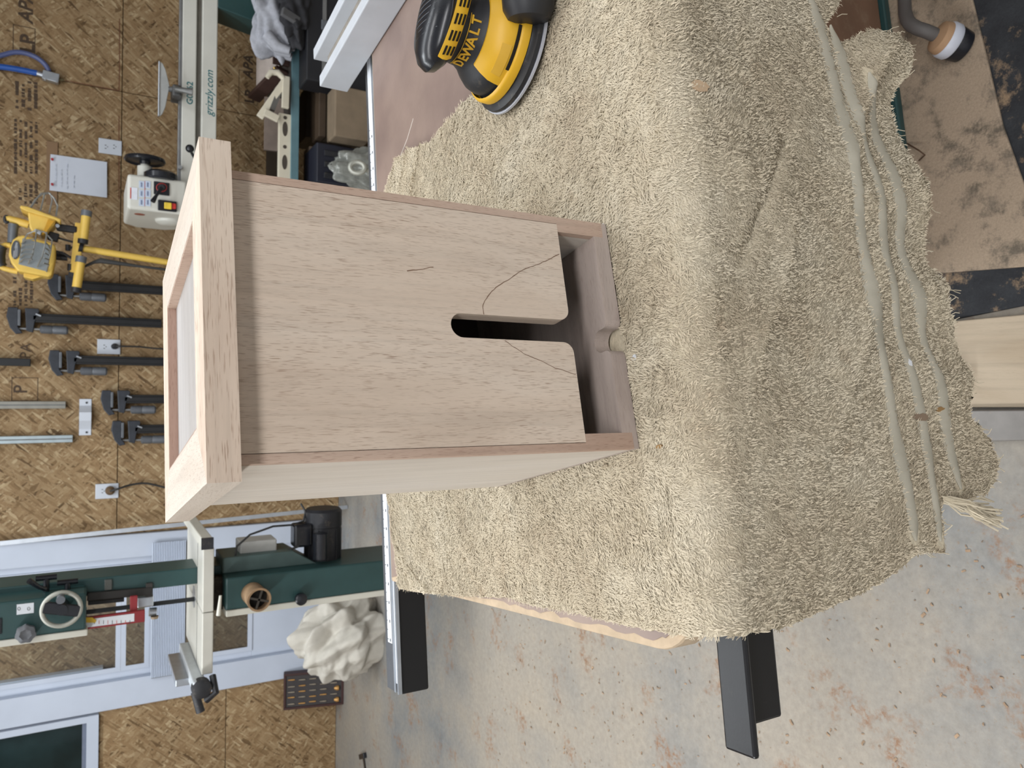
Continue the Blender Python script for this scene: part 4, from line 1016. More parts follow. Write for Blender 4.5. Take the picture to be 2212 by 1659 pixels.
# ------------------------------------------------------------------ wood lathe with its stand
LY = 3.42
M['lcream'] = plain('pale_grey_lathe_enamel', (212, 211, 202), 0.45, 0, 0.04, 10)
M['teal'] = plain('teal_lettering', (40, 110, 116), 0.6)
lz = at(468, 200, Y=LY)
lathe = thing('wood_lathe', 'cream wood lathe with twin beam bed on green legs by the wall', 'lathe', (lz.x, LY, 0)); P = Part(lathe)
ub = P('bed_beam', slab(393, 424, -130, 470, LY + 0.01, 0.06), M['lcream'], bevel=0.004)
lb = P('bed_beam', slab(436, 469, -130, 470, LY, 0.06), M['lcream'], bevel=0.004)
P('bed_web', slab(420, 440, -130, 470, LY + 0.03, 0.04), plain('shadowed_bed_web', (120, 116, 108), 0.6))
P('way_rail', slab(386, 393.5, -130, 470, LY + 0.012, 0.03), M['steel'], bevel=0.002)
P('rear_beam', slab(393, 424, -130, 470, LY + 0.16, 0.05), M['lcream'], bevel=0.004)
tx = at(416, 227, Y=LY + 0.0095); text('model_lettering', 'G0462', 0.034, M['teal'], ub, tx - lathe.location, RX, 0.0003, 0.0, 1.05, 'LEFT', 0.0006)
tx = at(459, 251, Y=LY - 0.0005); text('web_lettering', 'grizzly.com', 0.043, M['teal'], lb, tx - lathe.location, RX, 0.0003, 0.25, 1.0, 'LEFT', 0.0002)
# headstock: rounded front block with controls, side tapering away
hx0, hx1 = at(335, 457, Y=LY - 0.06).x, at(335, 382, Y=LY - 0.06).x
hz0, hz1 = at(404, 420, Y=LY - 0.06).z, at(275, 420, Y=LY - 0.06).z
hs_ = P('headstock', MB().prism([(LY - 0.06, hz0), (LY + 0.30, hz0), (LY + 0.34, hz0 + 0.05), (LY + 0.34, hz1 - 0.05), (LY + 0.28, hz1), (LY - 0.06, hz1)], lambda a, b, h: Vector((h, a, b)), hx0, hx1), M['lcream'], bevel=0.012, seg=3)
fy = LY - 0.061
def sticker(x0, x1, y0, y1, mat, name='sticker', parent=None, d=0.0): return P(name, slab(x0, x1, y0, y1, fy - 0.0005 - d, 0.001), mat, parent or hs_)
M['stk'] = plain('pale_blue_sticker', (196, 208, 226), 0.5, 0, 0.08, 200); M['redp'] = plain('red_print', (196, 70, 66), 0.6)
for xa in (300, 313.5):
    for ya in (391, 410, 429): sticker(xa, xa + 12, ya, ya + 16, M['stk']); sticker(xa + 4, xa + 7.5, ya + 3, ya + 13, plain('blue_grey_pictogram', (120, 132, 160), 0.6), 'pictogram', d=0.0004)
sticker(312.2, 313.2, 391, 445, M['redp'], 'red_rule', d=0.0004)
sticker(281, 297, 405, 431, plain('white_sticker', (226, 230, 240), 0.5)); sticker(281, 283.5, 405, 429, M['redp'], 'red_rule', d=0.0004)
dial = P('dial_plate', slab(332, 366, 393, 421, fy - 0.004, 0.005), M['blk2'], hs_, bevel=0.002)
P('dial_ring', MB().tube([at(349 + 11 * math.cos(t), 405 + 9 * math.sin(t), Y=fy - 0.005) for t in np.linspace(0, 2 * math.pi, 20, endpoint=False)], 0.0016, 6, closed=True), M['redp'], hs_)
P('speed_lever', MB().cyl(at(349, 405, Y=fy - 0.004), at(349, 405, Y=fy - 0.03), 0.014, 0.012, 14).tube([at(349, 406, Y=fy - 0.028), at(338, 422, Y=fy - 0.04), at(330, 435, Y=fy - 0.05)], [0.008, 0.006, 0.010], 10), M['blk2'], smooth=True)
sw = P('switch_plate', slab(341, 382, 433, 456, fy - 0.006, 0.007), M['blk2'], hs_, bevel=0.003)
P('switch_paddle', slab(357, 381, 438, 450, fy - 0.018, 0.012), plain('red_switch', (200, 56, 50), 0.4), hs_, bevel=0.004)
P('switch_key', slab(355, 371, 437, 451, fy - 0.024, 0.010), plain('yellow_switch_key', (236, 204, 70), 0.4), hs_, bevel=0.003)
ix = hx0 - 0.0006; P('round_emblem', MB().lathe([(0.020, 0), (0.020, 0.001)], (hx0, LY + 0.03, (hz0 + hz1) / 2 + 0.06), (-1, 0, 0), 20), plain('rusty_red_emblem', (150, 84, 66), 0.6), hs_)
spx = (hz0 + hz1) / 2 + 0.035; sy = LY + 0.04
sc_ = at(313, 360, Y=sy)
P('spindle_nose', MB().lathe([(0.042, 0), (0.040, 0.02), (0.028, 0.028), (0.028, 0.07), (0.016, 0.072), (0.016, 0.10)], (hx1 - 0.01, sy, sc_.z), (1, 0, 0), 24), M['lcream'], smooth=True)
P('hand_wheel', MB().lathe([(0.020, 0), (0.022, 0.012), (0.066, 0.016), (0.074, 0.010), (0.079, 0.016), (0.076, 0.026), (0.066, 0.028), (0.020, 0.024)], (at(313, 356, Y=sy).x, sy, sc_.z), (1, 0, 0), 32), M['blk2'], smooth=True)
P('face_plate', MB().lathe([(0.012, 0), (0.058, 0.004), (0.064, 0.010), (0.064, 0.030), (0.050, 0.040), (0.014, 0.042)], (at(350, 392, Y=LY - 0.03).x, LY - 0.02, at(348, 380, Y=LY - 0.03).z), (1, 0, 0.0), 28), M['blk2'], smooth=True)
P('outboard_cover', MB().lathe([(0.06, 0), (0.055, 0.014), (0.040, 0.022), (0.01, 0.024)], (hx0 + 0.004, LY + 0.10, hz0 + 0.05), (-1, 0, 0), 24), M['lcream'], smooth=True)
# tool rest and banjo
Ry = LY - 0.02
tr = P('tool_rest', MB().prism([(343, 132), (343, 249), (346, 251), (351, 246), (357, 232), (361, 212), (364, 198), (366, 187), (364, 178), (361, 166), (357, 150), (351, 138)], lambda a, b, h: at(a, b, Y=Ry) + Vector((0, h, 0)), -0.006, 0.006), plain('pale_grey_cast_rest', (176, 178, 176), 0.45, 0.2), bevel=0.002)
P('rest_ridge', slab(342, 345, 131, 250, Ry - 0.010, 0.02), M['alu'], tr, bevel=0.002)
P('rest_post', MB().cyl(at(364, 193, Y=Ry), at(376, 192, Y=Ry), 0.011, None, 14), M['steel'], smooth=True)
P('banjo', slab(373, 392, 182, 207, Ry - 0.03, 0.10), plain('dark_iron', (84, 84, 84), 0.5, 0.3), bevel=0.006)
P('banjo_lever', MB().tube([at(382, 192, Y=Ry - 0.03), at(384, 193, Y=Ry - 0.06), at(400, 196, Y=Ry - 0.075), at(416, 199, Y=Ry - 0.08)], [0.014, 0.012, 0.011, 0.016], 12), plain('grey_lever', (110, 110, 108), 0.4, 0.3), smooth=True)
P('ball_handle', MB().ball(at(410, 321, Y=LY - 0.10), 0.017, 14).cyl(at(411, 325, Y=LY - 0.10), at(425, 350, Y=LY - 0.02), 0.006, None, 10), M['blk2'], smooth=True)
P('bed_bolt', MB().cyl(at(389, 361, Y=LY - 0.004), at(389, 361, Y=LY + 0.02), 0.008, None, 10), M['steel'])
# green legs, one on each end of the stand, and the shelf between them
zb = at(468, 200, Y=LY).z
def leg(xt, xb, wd):
    P('stand_leg', MB().prism([(xt, zb), (xt + wd, zb), (xb + wd, 0.0), (xb, 0.0)], lambda a, b, h: Vector((a, LY + h, b)), 0.0, 0.15), M['green'], bevel=0.004)
leg(1.600, 1.49, 0.22); leg(at(470, 470, Y=LY).x, at(470, 490, Y=LY).x, 0.2)
shz = at(630, 250, Y=LY - 0.10).z
shf = P('shelf_board', MB().span((at(640, 470, Y=LY).x, LY - 0.09, shz - 0.02), (at(640, -60, Y=LY).x, WY - 0.25, shz)), plain('dark_shelf_board', (58, 52, 48), 0.7))
P('shelf_rail', slab(630, 647, -60, 470, LY - 0.11, 0.02), plain('blue_green_rail', (96, 128, 136), 0.45), shf, bevel=0.002)

# ---- things on the shelf under the lathe
SY = LY - 0.09
def crumple(name, label, cat, c, size, mat, seed, n=40, k=2.6, amp=0.28, parent=None, flat=None):
    """a crumpled cloth lump: sphere grid pushed in and out by ridged noise"""
    r = np.random.default_rng(seed); th = np.linspace(0, 2 * np.pi, n * 2, endpoint=False); ph = np.linspace(0.02, np.pi - 0.02, n)
    T, Pp = np.meshgrid(th, ph); d = np.stack([np.sin(Pp) * np.cos(T), np.sin(Pp) * np.sin(T), np.cos(Pp)], -1)
    def n3(p, s): return (vnoise(p[..., 0] * 1.0 + 40 + p[..., 2] * 0.7, p[..., 1] + 40 - p[..., 2] * 0.8, s) + vnoise(p[..., 1] + 40 + p[..., 0] * 0.4, p[..., 2] + 40, s + 1) + vnoise(p[..., 2] + 40, p[..., 0] + 40 + p[..., 1] * 0.5, s + 2)) / 3
    # cloth folds: sharp creases between soft lobes
    rr = np.ones(d.shape[:2])
    for q in range(9):
        nv = r.normal(size=3); nv /= np.linalg.norm(nv); f_ = r.uniform(0.9, 2.2) * k; x_ = (d @ nv) * f_ + r.uniform(0, 2) + 0.35 * n3(d * 1.6, seed + q)
        tri = np.abs((x_ % 1.0) * 2 - 1)                 # straight creases between flat facets
        rr = rr + amp * (tri - 0.5) / (0.8 + 0.28 * q)
    V = d * rr[..., None] * np.array(size)
    V[..., 2] = np.maximum(V[..., 2], -size[2] * 0.72)
    idx = np.arange(V.shape[0] * V.shape[1]).reshape(V.shape[:2]); nx = np.roll(idx, -1, 1)
    Q = np.stack([idx[:-1], idx[1:], nx[1:], nx[:-1]], -1).reshape(-1, 4)
    me = np_mesh(name, V.reshape(-1, 3), Q, mat); o = bpy.data.objects.new(name, me); COL.objects.link(o); o.location = Vector(c) + Vector((0, 0, size[2] * 0.72))
    if parent: o.parent = parent
    elif label: tag(o, label, cat)
    return o
GY = 3.16                                     # a black tool case carries the glove
gz = at(664, 40, Y=GY).z
gp = at(626, 18, Y=GY)
gl = thing('work_glove', 'grey and black work glove lying on the black tool case', 'glove', (gp.x, GY + 0.06, gz))
M['gg'] = plain('pale_grey_knit', (168, 170, 178), 0.9, 0, 0.14, 60, 0.5, 250); M['gb'] = plain('black_glove_palm', (40, 40, 44), 0.8, 0, 0.25, 30)
crumple('glove_back', None, None, (-0.01, 0.05, 0.03), (0.15, 0.06, 0.10), M['gg'], 31, 40, 1.0, 0.22, gl)
crumple('glove_palm', None, None, (0.03, -0.03, -0.004), (0.16, 0.06, 0.065), M['gb'], 44, 40, 1.0, 0.2, gl)
for k in range(3):
    obj('finger', MB().tube([(-0.10, 0.01 + k * 0.03, 0.15 - k * 0.02), (-0.145, 0.0 + k * 0.03, 0.11 - k * 0.015), (-0.155, -0.01 + k * 0.03, 0.06 - k * 0.012)], [0.026, 0.024, 0.016], 12), M['gg'], gl, smooth=True)
obj('cuff_strap', MB().box((-0.045, -0.085, 0.075), (0.035, 0.02, 0.08), (0.3, 0.2, 0.1)), plain('grey_velcro_strap', (92, 92, 94), 0.9), gl, bevel=0.004)
# open wooden tray
a = at(634, 78, Y=SY + 0.02); b = at(634, 182, Y=SY + 0.02)
tray = thing('wooden_tray', 'dark framed tray with pale pink panel beside the glove', 'tray', ((a.x + b.x) / 2, SY + 0.05, shz)); hw = abs(a.x - b.x) / 2
obj('panel', MB().box((0.02, 0.15, 0.06), (hw * 1.8, 0.014, 0.10), (-0.35, 0, 0)), plain('pale_pink_panel', (204, 190, 180), 0.7), tray)
obj('front_board', MB().box((0.05, 0.0, 0.035), (hw * 1.35, 0.018, 0.07)), plain('dark_brown_board', (66, 46, 40), 0.6), tray, bevel=0.002)
obj('end_board', MB().box((-hw * 0.75, 0.10, 0.07), (0.018, 0.24, 0.06), (0.35, 0, 0.35)), plain('dark_brown_board', (66, 46, 40), 0.6), tray, bevel=0.002)
obj('hinge_pin', MB().ball((-hw * 0.42, -0.012, 0.065), 0.006, 10), plain('brass_pin', (190, 160, 90), 0.35, 0.7), tray)
# spirit level lying on the shelf
M['lvl'] = plain('cream_level_body', (214, 206, 186), 0.5, 0, 0.06)
lx = at(630, 250, Y=SY).x; lx1 = at(630, 470, Y=SY).x
lev = thing('spirit_level', 'cream spirit level with dark round holes lying on the shelf', 'level', ((lx + lx1) / 2, SY, shz))
hl = abs(lx - lx1) / 2; obj('body', MB().box((0, 0, 0.027), (hl * 2, 0.024, 0.054)), M['lvl'], lev, bevel=0.003)
for fx_, rz, rx in ((0.92, 0.008, 0.008), (0.70, 0.011, 0.032), (0.35, 0.008, 0.008), (0.05, 0.011, 0.032)):
    pts = [(fx_ * hl + rx * math.cos(t), 0.028 + rz * math.sin(t)) for t in np.linspace(0, 2 * math.pi, 18, endpoint=False)]
    obj('hole', MB().prism(pts, lambda a, b, h: Vector((a, h, b)), -0.0130, -0.0115), plain('dark_hole', (74, 66, 58), 0.7), lev)
# cream plane-like tool leaning on the rail
q0, q1 = at(620, 190, Y=SY - 0.01), at(610, 262, Y=SY - 0.01)
tool = thing('hand_plane', 'cream bodied hand plane tilted on the shelf rail', 'hand plane', (q0.x, SY - 0.03, shz))
obj('frame', MB().bar((0.02, 0, 0.035), (-0.15, 0.02, 0.135), 0.03, 0.016, (0, 1, 0)).bar((0.04, 0, 0.03), (-0.10, -0.01, 0.035), 0.03, 0.018, (0, 1, 0)).bar((-0.13, 0.0, 0.12), (-0.15, 0.0, 0.06), 0.03, 0.016, (0, 1, 0)), M['lvl'], tool, bevel=0.003)
obj('blade_bed', MB().bar((0.01, 0.01, 0.045), (-0.11, 0.02, 0.085), 0.022, 0.03, (0, 1, 0)), plain('dark_grey_bed', (96, 94, 90), 0.5), tool)
obj('tote', MB().tube([(0.03, 0, 0.04), (0.05, 0, 0.065), (0.045, 0, 0.095), (0.02, 0, 0.11)], [0.012, 0.014, 0.013, 0.010], 10), M['lvl'], tool, smooth=True)
ob = thing('scrap_board', 'grey brown scrap board with white smears behind the spirit level', 'board', (at(600, 268, Y=SY + 0.14).x, SY + 0.14, shz), (math.radians(-12), 0, 0))
obj('board', MB().span((-0.12, 0, 0), (0.12, 0.016, 0.085)), plain('grey_brown_board', (122, 108, 98), 0.8, 0, 0.25, 12, dust=0.1), ob, bevel=0.002)
obj('white_smear', MB().ball((0.05, -0.001, 0.06), 0.02, 10, (1, 0.1, 0.7)), plain('white_paint_smear', (206, 204, 202), 0.7), ob, smooth=True)

# ---- stored cases on the floor under the shelf
def case(name, label, cat, x0, x1, y0, y1, Y, dep, mat, extra=None, bevel=0.006):
    p = at((x0 + x1) / 2, (y0 + y1) / 2, Y=Y); X = sorted((at((x0 + x1) / 2, y0, Y=Y).x, at((x0 + x1) / 2, y1, Y=Y).x)); Z = sorted((at(x0, y0, Y=Y).z, max(0.0, at(x1, y0, Y=Y).z)))
    t = thing(name, label, cat, ((X[0] + X[1]) / 2, Y, Z[0])); w_, h_ = X[1] - X[0], Z[1] - Z[0]
    obj('body', MB().span((-w_ / 2, 0, 0), (w_ / 2, dep, h_)), mat, t, bevel=bevel)
    if extra: extra(t, w_, h_)
    return t
def lid_band(t, w_, h_): obj('lid_band', MB().span((-w_ / 2 - 0.002, -0.004, h_ * 0.70), (w_ / 2 + 0.002, 0.02, h_ * 0.76)), M['steel'], t); obj('latch', MB().span((-0.02, -0.01, h_ * 0.55), (0.02, 0.0, h_ * 0.78)), M['hdl'], t, bevel=0.002)
def rib_face(t, w_, h_):
    for k in range(3): obj('rib', MB().span((-w_ * 0.38 + k * w_ * 0.28, -0.006, h_ * 0.15), (-w_ * 0.24 + k * w_ * 0.28, 0.0, h_ * 0.85)), M['blk'], t, bevel=0.002)
def wood_lid(t, w_, h_):
    obj('lid', MB().span((-w_ / 2 - 0.004, -0.005, h_ - 0.03), (w_ / 2 + 0.004, 0.11, h_ + 0.002)), plain('brown_wood_lid', (72, 58, 44), 0.6), t, bevel=0.003); obj('label_card', MB().span((-w_ * 0.3, -0.002, h_ * 0.2), (w_ * 0.3, 0.0, h_ * 0.55)), plain('dark_label', (52, 40, 34), 0.6), t)
FY = 3.30
case('tool_case', 'black tool case with steel band standing under the shelf', 'case', 664, 800, -60, 186, GY, 0.13, plain('black_case', (30, 31, 36), 0.5), lid_band)
case('wooden_crate', 'low brown wooden crate with dark cards beside the black case', 'crate', 662, 726, 195, 300, FY + 0.20, 0.2, plain('brown_crate', (70, 60, 46), 0.7), wood_lid, 0.003)
case('wooden_crate', 'taller brown wooden crate with dark front behind the chrome rail', 'crate', 690, 775, 196, 300, FY - 0.02, 0.12, plain('mid_brown_crate', (78, 66, 50), 0.7), wood_lid, 0.003)
case('cardboard_box', 'plain brown cardboard box on the floor beyond the fence end', 'box', 724, 800, 190, 300, FY - 0.18, 0.12, plain('tan_cardboard', (130, 114, 94), 0.8))
case('storage_box', 'black ribbed storage box below the spirit level', 'box', 684, 790, 315, 400, FY - 0.10, 0.2, plain('blue_black_box', (30, 32, 44), 0.5), rib_face)
case('wooden_block', 'pale upright wooden block beside the black ribbed box', 'wood block', 668, 785, 325, 420, FY + 0.12, 0.1, plain('pale_tan_block', (176, 154, 132), 0.7), None, 0.002)
bg = at(745, 350, Y=FY - 0.28)
crumple('plastic_bag', 'crinkled clear plastic bag of hardware on the floor', 'bag', (bg.x, FY - 0.22, 0.0), (0.085, 0.06, 0.20), plain('clear_grey_plastic', (136, 138, 132), 0.2, 0.1, 0.3, 40), 71, 50, 1.2, 0.15)
eb = thing('eye_bolt', 'pale eye bolt with long shank standing beside the plastic bag', 'bolt', (at(765, 360, Y=FY - 0.45).x, FY - 0.45, 0)); P = Part(eb)
e1 = at(772, 362, Y=FY - 0.45); e2 = at(800, 405, Y=FY - 0.45)
M['zinc'] = plain('dull_zinc', (176, 176, 166), 0.45, 0.4)
P('eye', MB().tube([e1 + Vector((0.022 * math.cos(t), 0.01 * math.sin(t), 0.026 * math.sin(t))) for t in np.linspace(0, 2 * math.pi, 16, endpoint=False)], 0.010, 8, closed=True), M['zinc'], smooth=True)
P('shank', MB().cyl(e1 + Vector((0.0, 0, -0.02)), Vector((e2.x, FY - 0.45, 0.0)), 0.008, None, 10), M['zinc'], smooth=True)

# ------------------------------------------------------------------ band saw by the door
BY = 2.45
saw2 = thing('band_saw', 'dark green band saw with cream table standing before the door', 'band saw', (at(640, 1290, Y=BY).x, BY, 0)); P = Part(saw2)
gx0, gx1 = at(100, 1371, Y=BY).x, at(100, 1291, Y=BY).x
zt0 = at(186, 1340, Y=BY).z
P('upper_body', MB().span((gx0, BY, zt0), (gx1, BY + 0.24, 1.75)), M['green'], bevel=0.006)
P('front_door', MB().span((gx0 - 0.018, BY - 0.002, zt0 - 0.004), (gx0, BY + 0.245, 1.75)), M['cream'], bevel=0.003)
lx0_, lx1_ = at(650, 1298, Y=BY).x, at(650, 1231, Y=BY).x
zl = at(487, 1280, Y=BY).z
P('lower_body', MB().span((lx0_, BY, 0.10), (lx1_, BY + 0.24, zl)), M['green'], bevel=0.006)
P('lower_door', MB().span((lx0_ - 0.020, BY - 0.002, 0.10), (lx0_, BY + 0.245, zl - 0.002)), M['cream'], bevel=0.003)
P('base', MB().span((lx0_ - 0.03, BY - 0.01, 0), (lx1_ + 0.06, BY + 0.26, 0.10)), M['green'], bevel=0.004)
cx0 = at(300, 1272, Y=BY + 0.12).x; cx1 = at(300, 1236, Y=BY + 0.12).x
P('column', MB().span((cx0, BY + 0.10, zl - 0.12), (cx1, BY + 0.24, 1.7)), M['green'], bevel=0.004)
P('column_web', MB().prism([(lx1_, zl), (lx1_ + 0.05, zl), (lx1_ + 0.05, zl - 0.22), (lx1_, zl - 0.30)], lambda a, b, h: Vector((a, BY + 0.06 + h, b)), 0, 0.15), plain('grey_green_casting', (78, 98, 96), 0.5), bevel=0.003)
# table
tzn = at(437, 1320, Y=BY - 0.02).z
tx0, tx1 = at(447, 1457, Y=BY - 0.02).x, at(447, 1184, Y=BY - 0.02).x
bt_ = at(300, 1325, Y=BY - 0.02)
slx = at(436, 1325, Y=BY - 0.02).x
tb = P('table', MB().span((tx0, BY - 0.02, tzn - 0.032), (slx - 0.001, BY + 0.38, tzn)).span((slx + 0.001, BY - 0.02, tzn - 0.032), (tx1, BY + 0.38, tzn)), plain('cream_machined_table', (212, 210, 200), 0.4, 0.1, 0.05), bevel=0.003)
P('throat_plate', MB().lathe([(0.035, 0), (0.035, 0.001)], (slx, BY + 0.18, tzn), (0, 0, 1), 20), M['alu'], tb)
P('slot_groove', MB().span((tx0, BY + 0.095, tzn), (tx1, BY + 0.10, tzn + 0.0006)), plain('dark_groove', (90, 90, 88), 0.6), tb)
P('fence_rail', MB().bar((tx1 + 0.02, BY - 0.05, tzn - 0.008), (tx1 + 0.02, BY + 0.42, tzn - 0.008), 0.032, 0.032), M['cream'], tb, bevel=0.003)
P('rail_cap', MB().span((tx1 + 0.003, BY - 0.056, tzn - 0.025), (tx1 + 0.037, BY - 0.046, tzn + 0.009)), M['blk'], tb)
P('pin', MB().cyl((slx - 0.01, BY - 0.03, tzn - 0.045), (slx + 0.05, BY - 0.03, tzn - 0.05), 0.007, 0.004, 10), M['cream'], tb, smooth=True)
P('trunnion', MB().span((slx - 0.02, BY + 0.06, zl - 0.01), (lx1_ - 0.01, BY + 0.22, tzn - 0.032)), plain('dark_rusty_trunnion', (58, 50, 42), 0.7, 0.2, 0.3, 30, dust=0.2), bevel=0.004)
# fence on the left end with lever and black end
fx0 = tx0 - 0.022
P('rip_fence_tube', MB().bar((fx0, BY - 0.06, tzn + 0.010), (fx0, BY + 0.32, tzn + 0.010), 0.040, 0.036), plain('white_extrusion', (206, 212, 216), 0.4, 0.2), bevel=0.004)
P('fence_end', MB().lathe([(0.028, 0), (0.028, 0.03), (0.02, 0.034)], (fx0 - 0.004, BY - 0.035, tzn + 0.004), (0, -1, 0), 20), M['blk'], smooth=True)
P('fence_extrusion', MB().bar((fx0 - 0.016, BY + 0.05, tzn + 0.035), (fx0 - 0.016, BY + 0.30, tzn + 0.035), 0.022, 0.060), M['alu'], bevel=0.002)
P('fence_lever', MB().cyl((fx0 - 0.045, BY + 0.03, tzn + 0.012), (fx0 - 0.105, BY + 0.02, tzn - 0.004), 0.012, 0.013, 14), M['blk'], smooth=True)
P('fence_foot', MB().tube([(fx0 + 0.02, BY - 0.03, tzn - 0.03), (fx0 - 0.02, BY - 0.065, tzn - 0.035), (fx0 - 0.045, BY - 0.05, tzn - 0.01)], 0.010, 8), M['blk'], smooth=True)
# blade, guides, guard
ga = at(328, 1316, Y=BY + 0.14); P('blade', MB().span((slx - 0.007, BY + 0.150, tzn - 0.02), (slx + 0.007, BY + 0.1512, zt0 + 0.05)), plain('blued_steel_blade', (46, 48, 50), 0.35, 0.4))
P('guide_post', MB().bar(at(188, 1288, Y=BY + 0.10), at(328, 1275, Y=BY + 0.10), 0.024, 0.024, (0, 1, 0)), plain('dark_steel_post', (56, 54, 52), 0.45, 0.4), bevel=0.002)
P('rack_teeth', MB().bar(at(190, 1303, Y=BY + 0.11), at(268, 1295, Y=BY + 0.11), 0.010, 0.012, (0, 1, 0)), M['blk'])
M['redg'] = plain('dark_red_guard', (142, 42, 48), 0.5)
gd = P('blade_guard', slab(184, 313, 1326, 1352, BY + 0.04, 0.012), M['redg'], bevel=0.002)
P('guard_bracket', slab(281, 297, 1288, 1326, BY + 0.05, 0.012), M['redg'], gd, bevel=0.002)
sca = P('height_scale', slab(186, 290, 1332, 1349, BY + 0.0385, 0.002), M['tape'], gd)
for k in range(9): P('scale_tick', slab(204 + k * 9.5, 205 + k * 9.5, 1340, 1348, BY + 0.0378, 0.001), M['redp'] if k % 2 else M['hole'], gd)
P('pointer', MB().prism([(185, 1334), (199, 1334), (208, 1340), (206, 1345), (185, 1345)], lambda a, b, h: at(a, b, Y=BY + 0.035) + Vector((0, h, 0)), 0, 0.003), plain('yellow_pointer', (232, 190, 50), 0.5), gd)
gg = P('guide_block', slab(296, 332, 1289, 1312, BY + 0.11, 0.03), M['alu'], bevel=0.004)
P('guide_bearing', MB().cyl(at(322, 1322, Y=BY + 0.13), at(338, 1321, Y=BY + 0.13), 0.013, 0.013, 18), M['alu'], gg, smooth=True)
P('guide_knob', MB().cyl(at(334, 1331, Y=BY + 0.12), at(334, 1336, Y=BY + 0.12), 0.012, 0.010, 12), plain('tan_knob', (150, 130, 104), 0.5), gg, smooth=True)
P('guide_clamp', slab(315, 330, 1260, 1290, BY + 0.09, 0.03), plain('dark_clamp', (60, 58, 56), 0.5, 0.2), gg, bevel=0.002)
P('inner_bracket', slab(226, 242, 1253, 1275, BY + 0.09, 0.04), plain('grey_bracket', (86, 88, 84), 0.5), bevel=0.002)
# hand wheel on the upper body
wc = at(133, 1316, Y=BY - 0.045); ra = 0.046
hwl = P('hand_wheel', MB().tube([wc + Vector((ra * math.cos(t), 0, ra * math.sin(t))) for t in np.linspace(0, 2 * math.pi, 36, endpoint=False)], 0.0062, 10, closed=True), plain('pale_grey_rim', (170, 170, 160), 0.4, 0.1), smooth=True)
P('wheel_spoke', MB().box(wc, (2 * ra, 0.012, 0.032), (0, -1.32, 0)), M['blk2'], hwl, bevel=0.003)
P('wheel_hub', MB().cyl(wc + Vector((0, 0.045, 0)), wc + Vector((0, -0.010, 0)), 0.018, 0.015, 20), M['blk2'], hwl, smooth=True)
P('crank_knob', MB().cyl(wc + Vector((ra * 0.72, 0, 0.002)) , wc + Vector((ra * 0.72, -0.03, 0.002)), 0.010, 0.011, 14), M['hdl'], hwl, smooth=True)
sk = at(55, 1371, Y=BY - 0.03)
kn = MB().lathe([(0.020, 0), (0.024, 0.004), (0.024, 0.018), (0.014, 0.022), (0.008, 0.018)], sk + Vector((0, 0.02, 0)), (0, -1, 0), 28)
kn.v = [tuple(Vector((sk.x, v[1], sk.z)) + Vector((v[0] - sk.x, 0, v[2] - sk.z)) * (1 + 0.07 * math.cos(7 * math.atan2(v[2] - sk.z, v[0] - sk.x)))) for v in kn.v]
P('star_knob', kn, plain('grey_star_knob', (96, 98, 102), 0.5), smooth=True)
for kx, ky in ((100, 1257), (146, 1266)):
    c = at(kx, ky + 12, Y=BY + 0.07); P('tee_knob', MB().cyl(c + Vector((-0.01, 0, 0)), c + Vector((0.030, 0, 0)), 0.008, 0.008, 12).cyl(c + Vector((0.028, 0, -0.026)), c + Vector((0.028, 0, 0.026)), 0.008, 0.008, 12), M['blk2'], smooth=True)
P('tension_lever', MB().tube([at(98, 1273, Y=BY + 0.05), at(84, 1268, Y=BY + 0.04), at(62, 1254, Y=BY + 0.03)], [0.006, 0.006, 0.008], 8), M['blk2'], smooth=True)
lab = P('white_label', slab(36, 73, 1304, 1326, BY - 0.0012, 0.001), M['tape'])
mbl = MB()
for x0 in (41, 62): mbl.tube([at(x0 + 3 * math.cos(t), 1315 + 3.4 * math.sin(t), Y=BY - 0.0016) for t in np.linspace(0, 6.28, 12, endpoint=False)], 0.0006, 5, closed=True)
P('label_print', mbl, M['hole'], lab)['kind'] = 'stuff'
P('inspection_window', slab(-6, 4, 1336, 1370, BY - 0.003, 0.004), M['blk2'], bevel=0.001)
# dust port, knob, motor, switch box
dp = at(545, 1281, Y=BY)
prt = P('dust_port', MB().lathe([(0.034, 0), (0.034, 0.075), (0.036, 0.078), (0.036, 0.088), (0.030, 0.088), (0.030, 0.06)], dp, (0.0, -1, -0.05), 28, cap=False), plain('sawdust_coated_port', (150, 122, 92), 0.8, 0, 0.3, 30), smooth=True)
P('port_mouth', MB().cyl(dp + Vector((0, -0.055, 0)), dp + Vector((0, -0.060, 0)), 0.031, None, 24), M['void'], prt)
for k in range(2): P('port_grid', MB().box(dp + Vector((0, -0.085, -0.004)), (0.060, 0.003, 0.006), (0, k * math.pi / 2 + 0.3, 0)), plain('dusty_black_grid', (60, 54, 46), 0.7), prt)
dk = at(646, 1290, Y=BY); P('door_knob', MB().lathe([(0.010, 0), (0.010, 0.012), (0.019, 0.016), (0.019, 0.032), (0.012, 0.036)], dk, (0, -1, 0), 20), M['blk2'], smooth=True)
mx0, mx1 = at(700, 1214, Y=BY + 0.12).x, at(700, 1099, Y=BY + 0.12).x; mz = at(701, 1150, Y=BY + 0.12).z; mr = abs(at(662, 1150, Y=BY + 0.12).z - at(739, 1150, Y=BY + 0.12).z) / 2
mo = P('motor', MB().lathe([(mr * 0.8, 0), (mr, 0.01), (mr, (mx1 - mx0) * 0.66), (mr * 1.03, (mx1 - mx0) * 0.67), (mr * 1.03, (mx1 - mx0) * 0.95), (mr * 0.9, mx1 - mx0)], (mx0, BY + 0.14, mz), (1, 0, 0), 32), plain('black_motor', (34, 35, 40), 0.45, 0.1, 0.2, 20, dust=0.1), smooth=True)
